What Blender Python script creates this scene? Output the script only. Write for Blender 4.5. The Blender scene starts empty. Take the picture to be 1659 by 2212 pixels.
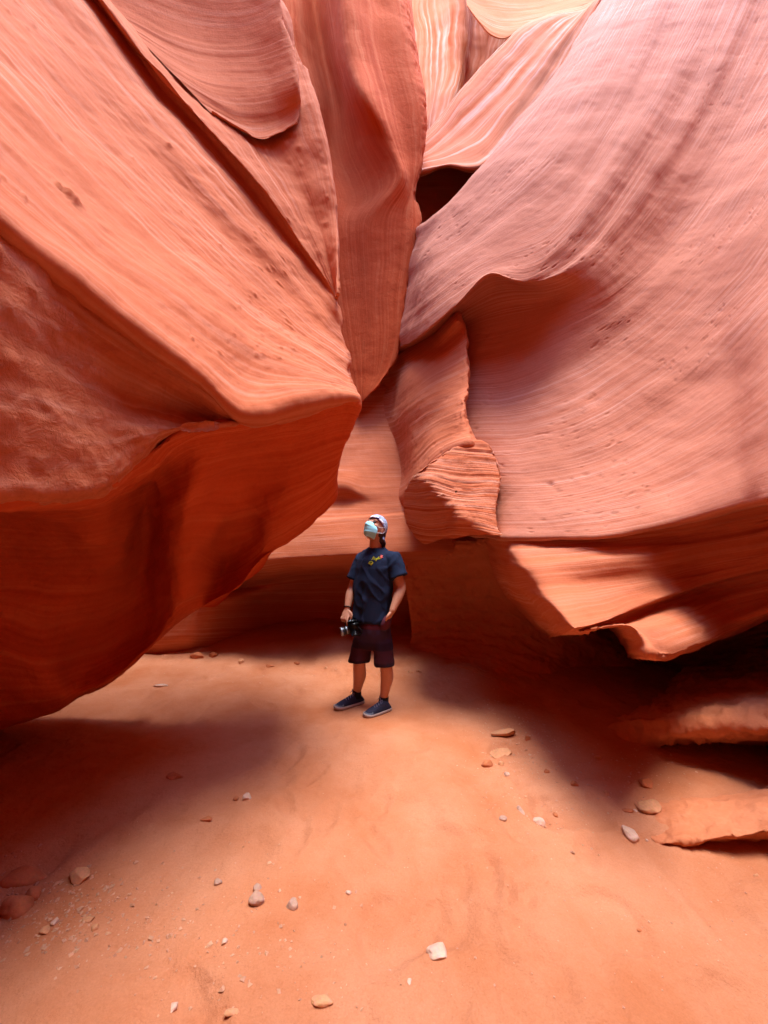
import bpy, bmesh, math, random
import numpy as np
from mathutils import Vector, Matrix

rng = np.random.default_rng(7)
random.seed(7)
sc = bpy.context.scene
col = sc.collection

# ------------------------------------------------------------------ camera
F = 850.0            # focal length in units of a 1659 x 2212 picture
CU, HV = 829.5, 1150.0
CAMZ = 1.6
cam = bpy.data.cameras.new('camera')
cam_o = bpy.data.objects.new('camera', cam)
col.objects.link(cam_o)
cam_o.location = (0, 0, CAMZ)
cam_o.rotation_euler = (math.radians(90), 0, 0)
cam.sensor_fit = 'VERTICAL'
cam.sensor_height = 24.0
cam.lens = 24.0 * F / 2212.0
cam.shift_y = (HV - 1106.0) / 2212.0
cam.clip_start = 0.05
cam.clip_end = 300.0
sc.camera = cam_o

# ------------------------------------------------------------------ sky and sun
SUN_EL, SUN_AZ = math.radians(85), math.radians(125)
w = bpy.data.worlds.new('World')
sc.world = w
w.use_nodes = True
nt = w.node_tree
sky = nt.nodes.new('ShaderNodeTexSky')
sky.sky_type = 'NISHITA'
sky.sun_disc = False
sky.sun_elevation = SUN_EL
sky.sun_rotation = SUN_AZ
sky.altitude = 1300
sky.dust_density = 0.6
sky.ozone_density = 2.0
nt.links.new(sky.outputs[0], nt.nodes['Background'].inputs[0])
nt.nodes['Background'].inputs[1].default_value = 0.15
sun = bpy.data.lights.new('sun', 'SUN')
sun.energy = 0.5
sun.angle = math.radians(24)
sun.color = (1.0, 0.95, 0.90)
sun_o = bpy.data.objects.new('sun', sun)
col.objects.link(sun_o)
dvec = Vector((math.sin(SUN_AZ) * math.cos(SUN_EL), math.cos(SUN_AZ) * math.cos(SUN_EL), math.sin(SUN_EL)))
sun_o.rotation_euler = dvec.to_track_quat('Z', 'Y').to_euler()
sun_o.location = (0, 0, 20)

vs = sc.view_settings
vs.view_transform = 'Standard'
vs.look = 'None'
vs.exposure = 3.68
vs.gamma = 1.0
vs.use_curve_mapping = False
cy = sc.cycles
cy.max_bounces = 12
cy.diffuse_bounces = 8
cy.glossy_bounces = 2
cy.use_denoising = True
cy.caustics_reflective = False
cy.caustics_refractive = False
cy.sample_clamp_indirect = 6.0

# ------------------------------------------------------------------ noise helpers
def _hash(ix, iy, iz):
    h = (ix.astype(np.int64) * 374761393 + iy.astype(np.int64) * 668265263 + iz.astype(np.int64) * 2147483647) & 0xFFFFFFFF
    h = ((h ^ (h >> 13)) * 1274126177) & 0xFFFFFFFF
    h = ((h ^ (h >> 16)) * 2246822519) & 0xFFFFFFFF
    return ((h ^ (h >> 15)) & 0xFFFFFF) / float(0xFFFFFF)

def noise3(p):
    p = np.asarray(p, float)
    i = np.floor(p).astype(np.int64)
    f = p - i
    f = f * f * f * (f * (f * 6 - 15) + 10)
    x, y, z = i[..., 0], i[..., 1], i[..., 2]
    fx, fy, fz = f[..., 0], f[..., 1], f[..., 2]
    r = 0
    for dx in (0, 1):
        for dy in (0, 1):
            for dz in (0, 1):
                wgt = (fx if dx else 1 - fx) * (fy if dy else 1 - fy) * (fz if dz else 1 - fz)
                r = r + wgt * _hash(x + dx, y + dy, z + dz)
    return r * 2 - 1

def fbm(p, oct=4, gain=0.5, lac=2.03):
    p = np.asarray(p, float)
    a, r, n = 1.0, 0.0, 0.0
    for k in range(oct):
        r = r + a * noise3(p + k * 17.3)
        n += a
        a *= gain
        p = p * lac
    return r / n

def n3(*a):
    a = np.broadcast_arrays(*a)
    return np.stack(a, -1)

# ------------------------------------------------------------------ materials
def new_mat(name):
    m = bpy.data.materials.new(name)
    m.use_nodes = True
    return m, m.node_tree.nodes, m.node_tree.links, m.node_tree.nodes['Principled BSDF']

def ramp(nodes, stops):
    r = nodes.new('ShaderNodeValToRGB')
    el = r.color_ramp.elements
    while len(el) < len(stops):
        el.new(0.5)
    for e, (p, c) in zip(el, stops):
        e.position = p
        e.color = (*c, 1)
    return r

def noise_node(nodes, links, vec, scale, detail=6, rough=0.55, dist=0.0):
    n = nodes.new('ShaderNodeTexNoise')
    n.inputs['Scale'].default_value = scale
    n.inputs['Detail'].default_value = detail
    n.inputs['Roughness'].default_value = rough
    n.inputs['Distortion'].default_value = dist
    links.new(vec, n.inputs['Vector'])
    return n

def mixrgb(nodes, links, fac, a, b, mode='MIX'):
    m = nodes.new('ShaderNodeMix')
    m.data_type = 'RGBA'
    m.blend_type = mode
    for s, v in ((m.inputs['Factor'], fac), (m.inputs[6], a), (m.inputs[7], b)):
        if hasattr(v, 'is_output') or isinstance(v, bpy.types.NodeSocket):
            links.new(v, s)
        elif isinstance(v, (int, float)):
            s.default_value = v
        else:
            s.default_value = (*v, 1)
    return m.outputs[2]

DARK, MID, PALE = (0.44, 0.084, 0.022), (0.56, 0.168, 0.074), (0.69, 0.35, 0.24)

def rock_mat(name, dark=DARK, mid=MID, pale=PALE, band=(0.5, 22.0), contrast=0.62, bump=0.16, grain=0.34, grain_scale=60, blotch=0.35, pit=0.0, rough_big=0.0):
    m, N, L, B = new_mat(name)
    uv = N.new('ShaderNodeUVMap')
    uv.uv_map = 'UVMap'
    geo = N.new('ShaderNodeTexCoord')
    mp = N.new('ShaderNodeMapping')
    mp.inputs['Scale'].default_value = (band[0], band[1], 1)
    # warp the strata a little with a large noise
    big = noise_node(N, L, geo.outputs['Object'], 0.7, 3)
    L.new(uv.outputs[0], mp.inputs['Vector'])
    add = N.new('ShaderNodeVectorMath'); add.operation = 'MULTIPLY_ADD'
    L.new(big.outputs['Color'], add.inputs[0])
    add.inputs[1].default_value = (0.0, 3.0, 0.0)
    L.new(mp.outputs[0], add.inputs[2])
    fine = noise_node(N, L, add.outputs[0], 1.0, 7, 0.62)
    mp2 = N.new('ShaderNodeMapping')
    mp2.inputs['Scale'].default_value = (band[0] * 0.4, band[1] * 0.22, 1)
    mp2.inputs['Location'].default_value = (3.1, 7.7, 2.0)
    L.new(add.outputs[0], mp2.inputs['Vector'])
    wide = noise_node(N, L, mp2.outputs[0], 1.0, 4, 0.5)
    sm = N.new('ShaderNodeMath'); sm.operation = 'MULTIPLY_ADD'
    L.new(fine.outputs['Fac'], sm.inputs[0]); sm.inputs[1].default_value = 0.55
    mu = N.new('ShaderNodeMath'); mu.operation = 'MULTIPLY'
    L.new(wide.outputs['Fac'], mu.inputs[0]); mu.inputs[1].default_value = 0.45
    L.new(mu.outputs[0], sm.inputs[2])
    fade = noise_node(N, L, geo.outputs['Object'], 1.1, 3)
    fr_ = N.new('ShaderNodeMapRange'); fr_.inputs[1].default_value = .38; fr_.inputs[2].default_value = .62; fr_.inputs[3].default_value = .35; fr_.inputs[4].default_value = 1.25
    L.new(fade.outputs['Fac'], fr_.inputs[0])
    s1 = N.new('ShaderNodeMath'); s1.operation = 'SUBTRACT'; L.new(sm.outputs[0], s1.inputs[0]); s1.inputs[1].default_value = .5
    s2 = N.new('ShaderNodeMath'); s2.operation = 'MULTIPLY_ADD'; L.new(s1.outputs[0], s2.inputs[0]); L.new(fr_.outputs[0], s2.inputs[1]); s2.inputs[2].default_value = .5
    sm = s2
    c = contrast
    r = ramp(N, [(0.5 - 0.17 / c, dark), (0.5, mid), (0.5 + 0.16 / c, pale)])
    L.new(sm.outputs[0], r.inputs[0])
    bl = noise_node(N, L, geo.outputs['Object'], 2.3, 5)
    blr = ramp(N, [(0.35, (0.80, 0.74, 0.70)), (0.65, (1.0, 1.0, 1.0))])
    L.new(bl.outputs['Fac'], blr.inputs[0])
    colr = mixrgb(N, L, blotch, r.outputs[0], blr.outputs[0], 'MULTIPLY')
    gr = noise_node(N, L, geo.outputs['Object'], grain_scale, 5, 0.7)
    grr = ramp(N, [(0.3, (0.72, 0.70, 0.68)), (0.7, (1, 1, 1))])
    L.new(gr.outputs['Fac'], grr.inputs[0])
    colr = mixrgb(N, L, grain, colr, grr.outputs[0], 'MULTIPLY')
    L.new(colr, B.inputs['Base Color'])
    B.inputs['Roughness'].default_value = 0.92
    B.inputs['Specular IOR Level'].default_value = 0.15
    # relief
    b1 = N.new('ShaderNodeBump'); b1.inputs['Strength'].default_value = bump; b1.inputs['Distance'].default_value = 0.03
    L.new(fine.outputs['Fac'], b1.inputs['Height'])
    b2 = N.new('ShaderNodeBump'); b2.inputs['Strength'].default_value = grain; b2.inputs['Distance'].default_value = 0.008
    L.new(gr.outputs['Fac'], b2.inputs['Height']); L.new(b1.outputs[0], b2.inputs['Normal'])
    out = b2
    if rough_big:
        rb = noise_node(N, L, geo.outputs['Object'], 14, 8, 0.65, 0.6)
        b3 = N.new('ShaderNodeBump'); b3.inputs['Strength'].default_value = rough_big; b3.inputs['Distance'].default_value = 0.05
        L.new(rb.outputs['Fac'], b3.inputs['Height']); L.new(b2.outputs[0], b3.inputs['Normal'])
        out = b3
    L.new(out.outputs[0], B.inputs['Normal'])
    return m

M_smooth = rock_mat('sandstone_banded')
M_left = rock_mat('sandstone_streaked', band=(0.35, 11.0), contrast=0.62, bump=0.2)
M_right = rock_mat('sandstone_mauve', dark=(.40, .104, .048), mid=(.52, .196, .115), pale=(.64, .34, .25), band=(0.5, 26.0), contrast=0.85, bump=0.16)
M_rough = rock_mat('sandstone_rough', band=(0.7, 12.0), bump=0.5, grain=0.4, grain_scale=45, rough_big=0.6)
M_far = rock_mat('sandstone_striped', band=(.25, 9.0), contrast=1.25, bump=.25)
M_knob = rock_mat('sandstone_layered', band=(0.8, 30.0), contrast=1.5, bump=0.7)
M_shelf = rock_mat('sandstone_sandy', dark=(.48, .13, .048), mid=(.57, .195, .085), pale=(.65, .27, .14), band=(1, 6), bump=.3, grain=.4, rough_big=.4)
M_shade_red = rock_mat('sandstone_shade_red', dark=(.46, .060, .011), mid=(.57, .100, .026), pale=(.66, .17, .06), band=(0.4, 12.0), contrast=0.85, bump=0.18, blotch=.5, grain=.4, rough_big=.22)  # redder copy of the sandstone: shade and bounce tint put into its colour

# ------------------------------------------------------------------ patches: a control net splined into a dense sheet
def P(u, v, d):
    return ((u - CU) / F * d, d, CAMZ - (v - HV) / F * d)

def catmull(ctrl, t):
    """ctrl (n, ...) uniform Catmull-Rom at parameters t in [0, n-1]"""
    n = ctrl.shape[0]
    i = np.clip(np.floor(t).astype(int), 0, n - 2)
    f = (t - i).reshape((-1,) + (1,) * (ctrl.ndim - 1))
    p0 = ctrl[np.maximum(i - 1, 0)]
    p1 = ctrl[i]
    p2 = ctrl[i + 1]
    p3 = ctrl[np.minimum(i + 2, n - 1)]
    # softened tangents to limit overshoot
    m1 = (p2 - p0) * 0.5
    m2 = (p3 - p1) * 0.5
    l = np.linalg.norm(p2 - p1, axis=-1, keepdims=True)
    for m in (m1, m2):
        ml = np.linalg.norm(m, axis=-1, keepdims=True)
        m *= np.minimum(1.0, 1.4 * l / np.maximum(ml, 1e-9))
    h00 = 2 * f ** 3 - 3 * f ** 2 + 1
    h10 = f ** 3 - 2 * f ** 2 + f
    h01 = -2 * f ** 3 + 3 * f ** 2
    h11 = f ** 3 - f ** 2
    return h00 * p1 + h10 * m1 + h01 * p2 + h11 * m2

def spans(ctrl, step):
    """sample parameters along axis 0 with about one sample per step metres, plus mean arc length"""
    seg = np.linalg.norm(np.diff(ctrl, axis=0), axis=-1).mean(axis=1)
    ts, ss = [0.0], [0.0]
    acc = 0.0
    for k, l in enumerate(seg):
        n = max(1, int(round(l / step)))
        for j in range(1, n + 1):
            ts.append(k + j / n)
            ss.append(acc + l * j / n)
        acc += l
    return np.array(ts), np.array(ss)

def grid_mesh(name, V, mat, uvs=None, closed_u=False):
    nr, nc = V.shape[:2]
    idx = np.arange(nr * nc).reshape(nr, nc)
    a, b, c, d = idx[:-1, :-1], idx[:-1, 1:], idx[1:, 1:], idx[1:, :-1]
    quads = np.stack([a, d, c, b], -1).reshape(-1, 4)
    me = bpy.data.meshes.new(name)
    me.vertices.add(nr * nc)
    me.vertices.foreach_set('co', V.reshape(-1).astype(np.float32))
    me.loops.add(quads.size)
    me.loops.foreach_set('vertex_index', quads.reshape(-1).astype(np.int32))
    me.polygons.add(len(quads))
    me.polygons.foreach_set('loop_start', (np.arange(len(quads)) * 4).astype(np.int32))
    me.polygons.foreach_set('loop_total', np.full(len(quads), 4, np.int32))
    me.update(calc_edges=True)
    me.polygons.foreach_set('use_smooth', np.ones(len(quads), bool))
    if uvs is not None:
        layer = me.uv_layers.new(name='UVMap')
        layer.data.foreach_set('uv', uvs.reshape(-1, 2)[quads.reshape(-1)].reshape(-1).astype(np.float32))
    me.materials.append(mat)
    me.validate()
    o = bpy.data.objects.new(name, me)
    col.objects.link(o)
    return o

def grid_normals(V):
    du = np.gradient(V, axis=1)
    dv = np.gradient(V, axis=0)
    n = np.cross(dv, du)
    l = np.linalg.norm(n, axis=-1, keepdims=True)
    return n / np.maximum(l, 1e-12)

SEED = [0]
def patch(name, rows, mat, step=0.02, groove=0.006, groove_f=14.0, lump=0.02, lump_f=2.2, fine=0.002, pits=0.0,
          across=False, jag=None, label=None, raw=False, rough=0.0, ledges=0.0, dents=(), fold=0.0, ridged=0.0, extend=0):
    """rows: control rows of (u, v, depth); the rows follow the bedding unless across is set"""
    SEED[0] += 1
    C = np.array([[P(*p) for p in r] for r in rows]) if not raw else np.array(rows, float)
    if extend:      # the rock carries on past the picture's edge, towards and beyond the camera
        e = C[:, :1] if extend < 0 else C[:, -1:]
        q = [e + np.array([.22 * extend, -.55, 0.0]), e + np.array([.55 * extend, -1.3, 0.0])]
        C = np.concatenate(q[::-1] + [C] if extend < 0 else [C] + q, axis=1)
    tr, sr = spans(C, step)
    tc, s_c = spans(C.transpose(1, 0, 2), step)
    A = catmull(C, tr)                                   # rows dense
    V = catmull(A.transpose(1, 0, 2), tc).transpose(1, 0, 2)
    S, T = np.meshgrid(s_c, sr)                          # S along rows, T across
    if across:
        S, T = T, S
    S = S + SEED[0] * 7.31
    T = T + SEED[0] * 3.17
    N = grid_normals(V)
    wob = 0.10 * fbm(n3(S * 0.9, T * 0.9, 0 * S + SEED[0]), 3)
    g = fbm(n3(S * 0.35, (T + wob) * groove_f, 0 * S + 4.2), 4, 0.6)
    g2 = noise3(n3(S * 0.25, (T + wob) * groove_f * 0.3, 0 * S + 9.1))
    amp_ = np.clip(0.55 + 1.3 * noise3(n3(S * 0.8, T * 1.6, 0 * S + 21)), 0.08, 1.5)
    disp = groove * g * amp_ + groove * 1.6 * g2
    disp = disp + fold * noise3(n3(S * 0.35, T * 1.5 + wob, 0 * S + 31)) + fold * .3 * noise3(n3(S * 0.5, T * 4.1, 0 * S + 37))
    if ridged:
        disp = disp + ridged * (.35 - 2 * np.abs(noise3(V * 1.25 + 41))) + ridged * .35 * (.35 - 2 * np.abs(noise3(V * 3.1 + 47)))
    if ledges:
        q = (T + wob) * groove_f * 0.5
        st = q - np.floor(q)
        disp = disp + ledges * (st ** 3) * (0.4 + 0.6 * _hash(np.floor(q), 0 * q, 0 * q)) * np.clip(0.5 + 1.2 * noise3(n3(S * 1.1, T * 1.1, 0 * S)), 0, 1)
    disp = disp + lump * fbm(V * lump_f + SEED[0] * 5, 4, 0.45)
    disp = disp + fine * fbm(V * 22.0, 3)
    if rough:
        r_ = fbm(V * 9.0 + 3, 5, 0.62)
        disp = disp + rough * r_ + rough * 0.8 * np.clip(fbm(V * 16 + 31, 3) - 0.15, 0, 1)
    if pits:
        k = noise3(n3(S * 17, T * 24, 0 * S + 2))
        disp = disp - pits * np.clip((k - 0.66) * 5, 0, 1) * (noise3(V * 2.3 + 8) > 0.25)
    for (du, dv, dr, dd) in dents:
        pu = CU + F * V[..., 0] / V[..., 1]; pv = HV + F * (CAMZ - V[..., 2]) / V[..., 1]
        i0 = np.unravel_index(np.argmin((pu - du) ** 2 + (pv - dv) ** 2), pu.shape)
        dist = np.linalg.norm(V - V[i0], axis=-1) / dr
        dist = dist * (1 + .5 * noise3(V * 40 + 5))
        disp = disp - dd * np.exp(-dist ** 2 * 1.5)
    V = V + N * disp[..., None]
    if jag:
        for (axis, pos, width, amp, freq) in jag:
            q = tc[None, :] if axis == 'c' else tr[:, None]
            wgt = np.exp(-((q - pos) / width) ** 2) + 0 * V[..., 0]
            a = fbm(V * freq + 77, 4, 0.6)
            a = np.sign(a) * np.abs(a) ** 0.8
            V = V + (wgt * a * amp)[..., None] * np.array([1.0, 0.3, 0.25])
    o = grid_mesh(name, V, mat, np.stack([S, T], -1))
    o['kind'] = 'structure'
    if label:
        o['label'] = label
    return o

# ------------------------------------------------------------------ left overhang: bright sloping upper face
ridge = [(-330, 260, .92), (-120, 385, 1.03), (0, 482, 1.15), (130, 590, 1.35), (300, 722, 1.6), (430, 815, 1.85), (530, 898, 2.05), (650, 878, 2.25), (740, 860, 2.45), (772, 866, 2.6), (752, 880, 3.2), (640, 890, 4.2)]
patch('rock_overhang_face', [
    [(-330, 360, 1.12), (-120, 470, 1.24), (0, 560, 1.36), (130, 660, 1.56), (300, 775, 1.81), (430, 850, 2.06), (530, 908, 2.25), (650, 890, 2.46), (740, 872, 2.66), (770, 876, 2.82), (750, 890, 3.2), (640, 900, 3.6)],
    ridge,
    [(-330, 200, 1.05), (-120, 320, 1.17), (0, 415, 1.29), (140, 535, 1.49), (310, 670, 1.74), (440, 765, 1.98), (540, 845, 2.17), (655, 845, 2.29), (738, 846, 2.48), (770, 856, 2.62), (750, 870, 3.25), (640, 880, 3.6)],
    [(-330, 60, 1.34), (-120, 190, 1.42), (0, 290, 1.52), (150, 430, 1.71), (320, 570, 1.94), (450, 670, 2.14), (560, 755, 2.34), (660, 800, 2.402), (735, 825, 2.544), (767, 840, 2.662), (745, 850, 3.3), (630, 860, 3.6)],
    [(-330, -160, 1.8), (-120, 0, 1.85), (0, 115, 1.95), (150, 270, 2.15), (320, 440, 2.35), (450, 560, 2.5), (560, 655, 2.65), (660, 735, 2.662), (725, 780, 2.694), (757, 800, 2.752), (735, 800, 3.4), (620, 810, 3.6)],
    [(-280, -420, 2.37), (-100, -200, 2.37), (0, -70, 2.45), (130, 70, 2.57), (290, 250, 2.77), (430, 405, 2.87), (555, 530, 2.97), (648, 630, 2.958), (715, 705, 2.926), (743, 735, 2.948), (720, 735, 3.5), (600, 740, 3.6)],
    [(-130, -480, 2.94), (0, -320, 2.94), (95, -140, 2.99), (200, 5, 3.04), (318, 160, 3.08), (452, 312, 3.12), (553, 427, 3.14), (640, 545, 3.108), (700, 620, 3.076), (732, 672, 3.058), (705, 670, 3.6), (600, 670, 3.6)],
    [(-120, -490, 2.94), (10, -330, 2.94), (105, -148, 3.03), (210, 0, 3.1), (327, 152, 3.14), (463, 302, 3.18), (562, 419, 3.19), (647, 536, 3.15), (704, 614, 3.09), (728, 657, 3.07), (703, 655, 3.6), (600, 655, 3.6)],
    [(-118, -492, 2.88), (14, -332, 2.87), (112, -150, 2.9), (220, -4, 2.95), (335, 147, 3), (470, 296, 3.04), (568, 412, 3.06), (651, 530, 3.06), (706, 610, 3.05), (727, 652, 3.06), (702, 650, 3.6), (600, 650, 3.6)],
    [(-100, -500, 3.2), (30, -340, 3.3), (147, -162, 3.3), (252, -12, 3.35), (364, 119, 3.3), (506, 270, 3.22), (605, 410, 3.1), (670, 525, 3.085), (712, 606, 3.065), (727, 648, 3.06), (702, 645, 3.6), (600, 645, 3.6)],
    [(-80, -505, 3.5), (50, -345, 3.6), (165, -165, 3.66), (275, -15, 3.66), (385, 112, 3.48), (520, 262, 3.34), (622, 402, 3.165), (680, 520, 3.115), (714, 604, 3.075), (727, 646, 3.065), (702, 643, 3.6), (600, 643, 3.6)],
    [(-60, -510, 3.7), (90, -350, 3.7), (280, -160, 3.7), (410, -10, 3.66), (500, 120, 3.6), (575, 265, 3.4), (650, 400, 3.235), (696, 512, 3.165), (720, 600, 3.09), (728, 644, 3.07), (702, 640, 3.65), (600, 640, 3.6)],
    [(100, -520, 3.8), (280, -360, 3.8), (470, -170, 3.8), (603, -5, 3.78), (638, 110, 3.72), (680, 235, 3.36), (710, 360, 3.27), (725, 475, 3.195), (729, 570, 2.97), (728, 640, 2.87), (700, 636, 3.45), (600, 636, 3.6)],
    [(60, -520, 3.6), (240, -360, 3.6), (430, -170, 3.6), (560, -5, 3.6), (600, 110, 3.6), (640, 235, 3.6), (672, 360, 3.6), (692, 475, 3.6), (705, 570, 3.6), (710, 630, 3.6), (680, 630, 3.7), (590, 630, 3.6)],
    [(-300, -520, 3.825), (-100, -360, 3.825), (100, -170, 3.825), (250, -5, 3.775), (320, 110, 3.725), (380, 235, 3.675), (430, 360, 3.675), (470, 475, 3.675), (500, 570, 3.675), (520, 630, 3.675), (530, 630, 4.3), (520, 640, 3.6)],
], M_left, fold=0.035, extend=-1, step=0.016, groove=0.006, groove_f=4.5, lump=0.03, pits=0.008, fine=0.004, rough=0.006, dents=[(150, 400, .035, .03), (175, 425, .03, .02), (160, 412, .03, .02), (365, 325, .02, .012), (290, 335, .012, .01), (395, 450, .012, .01), (480, 525, .015, .012)])

patch('rock_shell', [
    [(118, -286, 3.26), (300, -220, 3.38), (420, -190, 3.47), (520, -180, 3.47), (590, -190, 3.38), (585, -190, 3.56)],
    [(190, -46, 3.17), (335, 22, 3.29), (440, 50, 3.41), (530, 50, 3.41), (606, 15, 3.32), (598, 15, 3.53)],
    [(273, 52, 3.152), (390, 122, 3.26), (480, 142, 3.35), (560, 140, 3.35), (634, 118, 3.272), (624, 118, 3.5)],
    [(363, 146, 3.152), (450, 198, 3.2), (520, 210, 3.272), (585, 204, 3.29), (645, 186, 3.236), (632, 186, 3.47)],
    [(436, 222, 3.158), (510, 262, 3.23), (555, 274, 3.278), (600, 266, 3.302), (648, 235, 3.314), (634, 235, 3.53)],
    [(456, 242, 3.158), (530, 287, 3.218), (567, 301, 3.242), (605, 288, 3.266), (645, 262, 3.302), (634, 258, 3.53)],
    [(456, 240, 3.2), (530, 284, 3.29), (567, 297, 3.35), (605, 284, 3.38), (640, 256, 3.41), (630, 250, 3.59)],
], M_smooth, step=0.014, groove=0.008, groove_f=7, lump=0.012, jag=[('r', 5, .5, .02, 9), ('c', 4, .3, .02, 9)])

# orange face under the ridge, down to the first ledge edge
patch('rock_overhang_brow', [
    [(-330, 262, 0.94), (-120, 387, 1.05), (0, 484, 1.17), (130, 592, 1.37), (300, 724, 1.62), (430, 817, 1.87), (532, 900, 2.07), (600, 894, 2.2)],
    [(-330, 400, 0.9), (-120, 480, 1.02), (0, 560, 1.14), (120, 650, 1.345), (270, 760, 1.6), (400, 840, 1.855), (515, 910, 2.06), (600, 897, 2.22)],
    [(-330, 600, 0.89), (-120, 650, 1.01), (0, 705, 1.13), (110, 760, 1.335), (240, 830, 1.59), (360, 880, 1.875), (480, 915, 2.08), (600, 900, 2.24)],
    [(-330, 850, 0.933), (-120, 870, 1.037), (0, 880, 1.144), (110, 895, 1.318), (215, 915, 1.496), (330, 920, 1.701), (460, 920, 1.946), (600, 903, 2.26)],
    [(-330, 1000, 0.966), (-120, 1000, 1.067), (0, 1000, 1.17), (115, 1000, 1.336), (215, 995, 1.492), (320, 960, 1.683), (430, 924, 1.942), (600, 905, 2.28)],
    [(-330, 1090, 1), (-120, 1086, 1.1), (0, 1082, 1.2), (120, 1076, 1.36), (218, 1062, 1.5), (300, 1006, 1.68), (402, 930, 1.95), (600, 907, 2.3)],
    [(-330, 1096, 1.22), (-120, 1092, 1.32), (0, 1088, 1.42), (120, 1082, 1.58), (222, 1068, 1.72), (308, 1014, 1.9), (410, 940, 2.17), (600, 915, 2.4)],
], M_rough, extend=-1, step=0.014, groove=0.010, groove_f=7, lump=0.03, rough=0.022, fine=0.003)

# dark underside running back and down to the rim above the sand
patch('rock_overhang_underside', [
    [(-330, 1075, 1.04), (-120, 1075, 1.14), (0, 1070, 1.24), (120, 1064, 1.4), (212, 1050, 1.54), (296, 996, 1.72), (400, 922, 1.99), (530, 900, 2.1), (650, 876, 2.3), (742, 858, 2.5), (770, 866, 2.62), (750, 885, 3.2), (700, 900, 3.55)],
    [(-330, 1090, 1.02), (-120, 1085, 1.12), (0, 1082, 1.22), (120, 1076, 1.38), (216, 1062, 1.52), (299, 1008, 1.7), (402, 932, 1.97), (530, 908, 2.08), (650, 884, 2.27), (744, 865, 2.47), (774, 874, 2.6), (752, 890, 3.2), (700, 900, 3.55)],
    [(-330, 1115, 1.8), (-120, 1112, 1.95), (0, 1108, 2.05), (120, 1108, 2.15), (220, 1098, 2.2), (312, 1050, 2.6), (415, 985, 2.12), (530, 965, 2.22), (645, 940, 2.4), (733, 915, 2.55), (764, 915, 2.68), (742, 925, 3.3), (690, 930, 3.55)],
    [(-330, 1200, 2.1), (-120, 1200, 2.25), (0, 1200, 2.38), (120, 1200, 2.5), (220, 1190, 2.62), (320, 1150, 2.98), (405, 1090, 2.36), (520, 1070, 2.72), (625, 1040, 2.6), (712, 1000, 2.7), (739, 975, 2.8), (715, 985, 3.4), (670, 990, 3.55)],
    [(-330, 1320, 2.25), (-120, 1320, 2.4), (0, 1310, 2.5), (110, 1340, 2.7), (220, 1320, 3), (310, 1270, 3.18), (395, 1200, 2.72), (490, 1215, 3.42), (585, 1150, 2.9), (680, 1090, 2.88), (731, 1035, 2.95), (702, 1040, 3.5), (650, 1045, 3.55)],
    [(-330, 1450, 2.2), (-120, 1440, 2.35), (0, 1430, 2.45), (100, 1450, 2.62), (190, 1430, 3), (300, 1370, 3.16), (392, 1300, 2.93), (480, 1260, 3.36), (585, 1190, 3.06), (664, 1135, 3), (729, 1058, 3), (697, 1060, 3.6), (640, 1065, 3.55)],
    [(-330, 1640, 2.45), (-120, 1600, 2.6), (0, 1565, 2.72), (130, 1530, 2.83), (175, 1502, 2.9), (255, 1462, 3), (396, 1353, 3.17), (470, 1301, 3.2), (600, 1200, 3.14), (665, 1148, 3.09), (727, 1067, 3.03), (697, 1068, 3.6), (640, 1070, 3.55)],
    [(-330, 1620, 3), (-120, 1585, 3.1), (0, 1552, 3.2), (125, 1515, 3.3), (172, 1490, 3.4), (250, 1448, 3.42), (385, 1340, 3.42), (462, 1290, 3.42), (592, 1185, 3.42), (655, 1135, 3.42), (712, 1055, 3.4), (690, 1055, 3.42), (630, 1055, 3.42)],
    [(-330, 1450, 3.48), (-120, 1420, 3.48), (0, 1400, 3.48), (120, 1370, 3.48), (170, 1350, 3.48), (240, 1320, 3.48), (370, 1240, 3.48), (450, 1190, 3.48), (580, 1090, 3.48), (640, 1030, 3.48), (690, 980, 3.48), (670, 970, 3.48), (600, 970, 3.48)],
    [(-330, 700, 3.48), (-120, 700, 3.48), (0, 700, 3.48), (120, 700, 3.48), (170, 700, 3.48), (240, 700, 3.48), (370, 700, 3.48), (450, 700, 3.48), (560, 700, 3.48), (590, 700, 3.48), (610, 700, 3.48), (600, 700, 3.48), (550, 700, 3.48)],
], M_shade_red, extend=-1, step=0.018, groove=0.002, groove_f=6, lump=0.03, lump_f=1.8, fine=0.003, rough=.012, ridged=.045)

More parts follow.
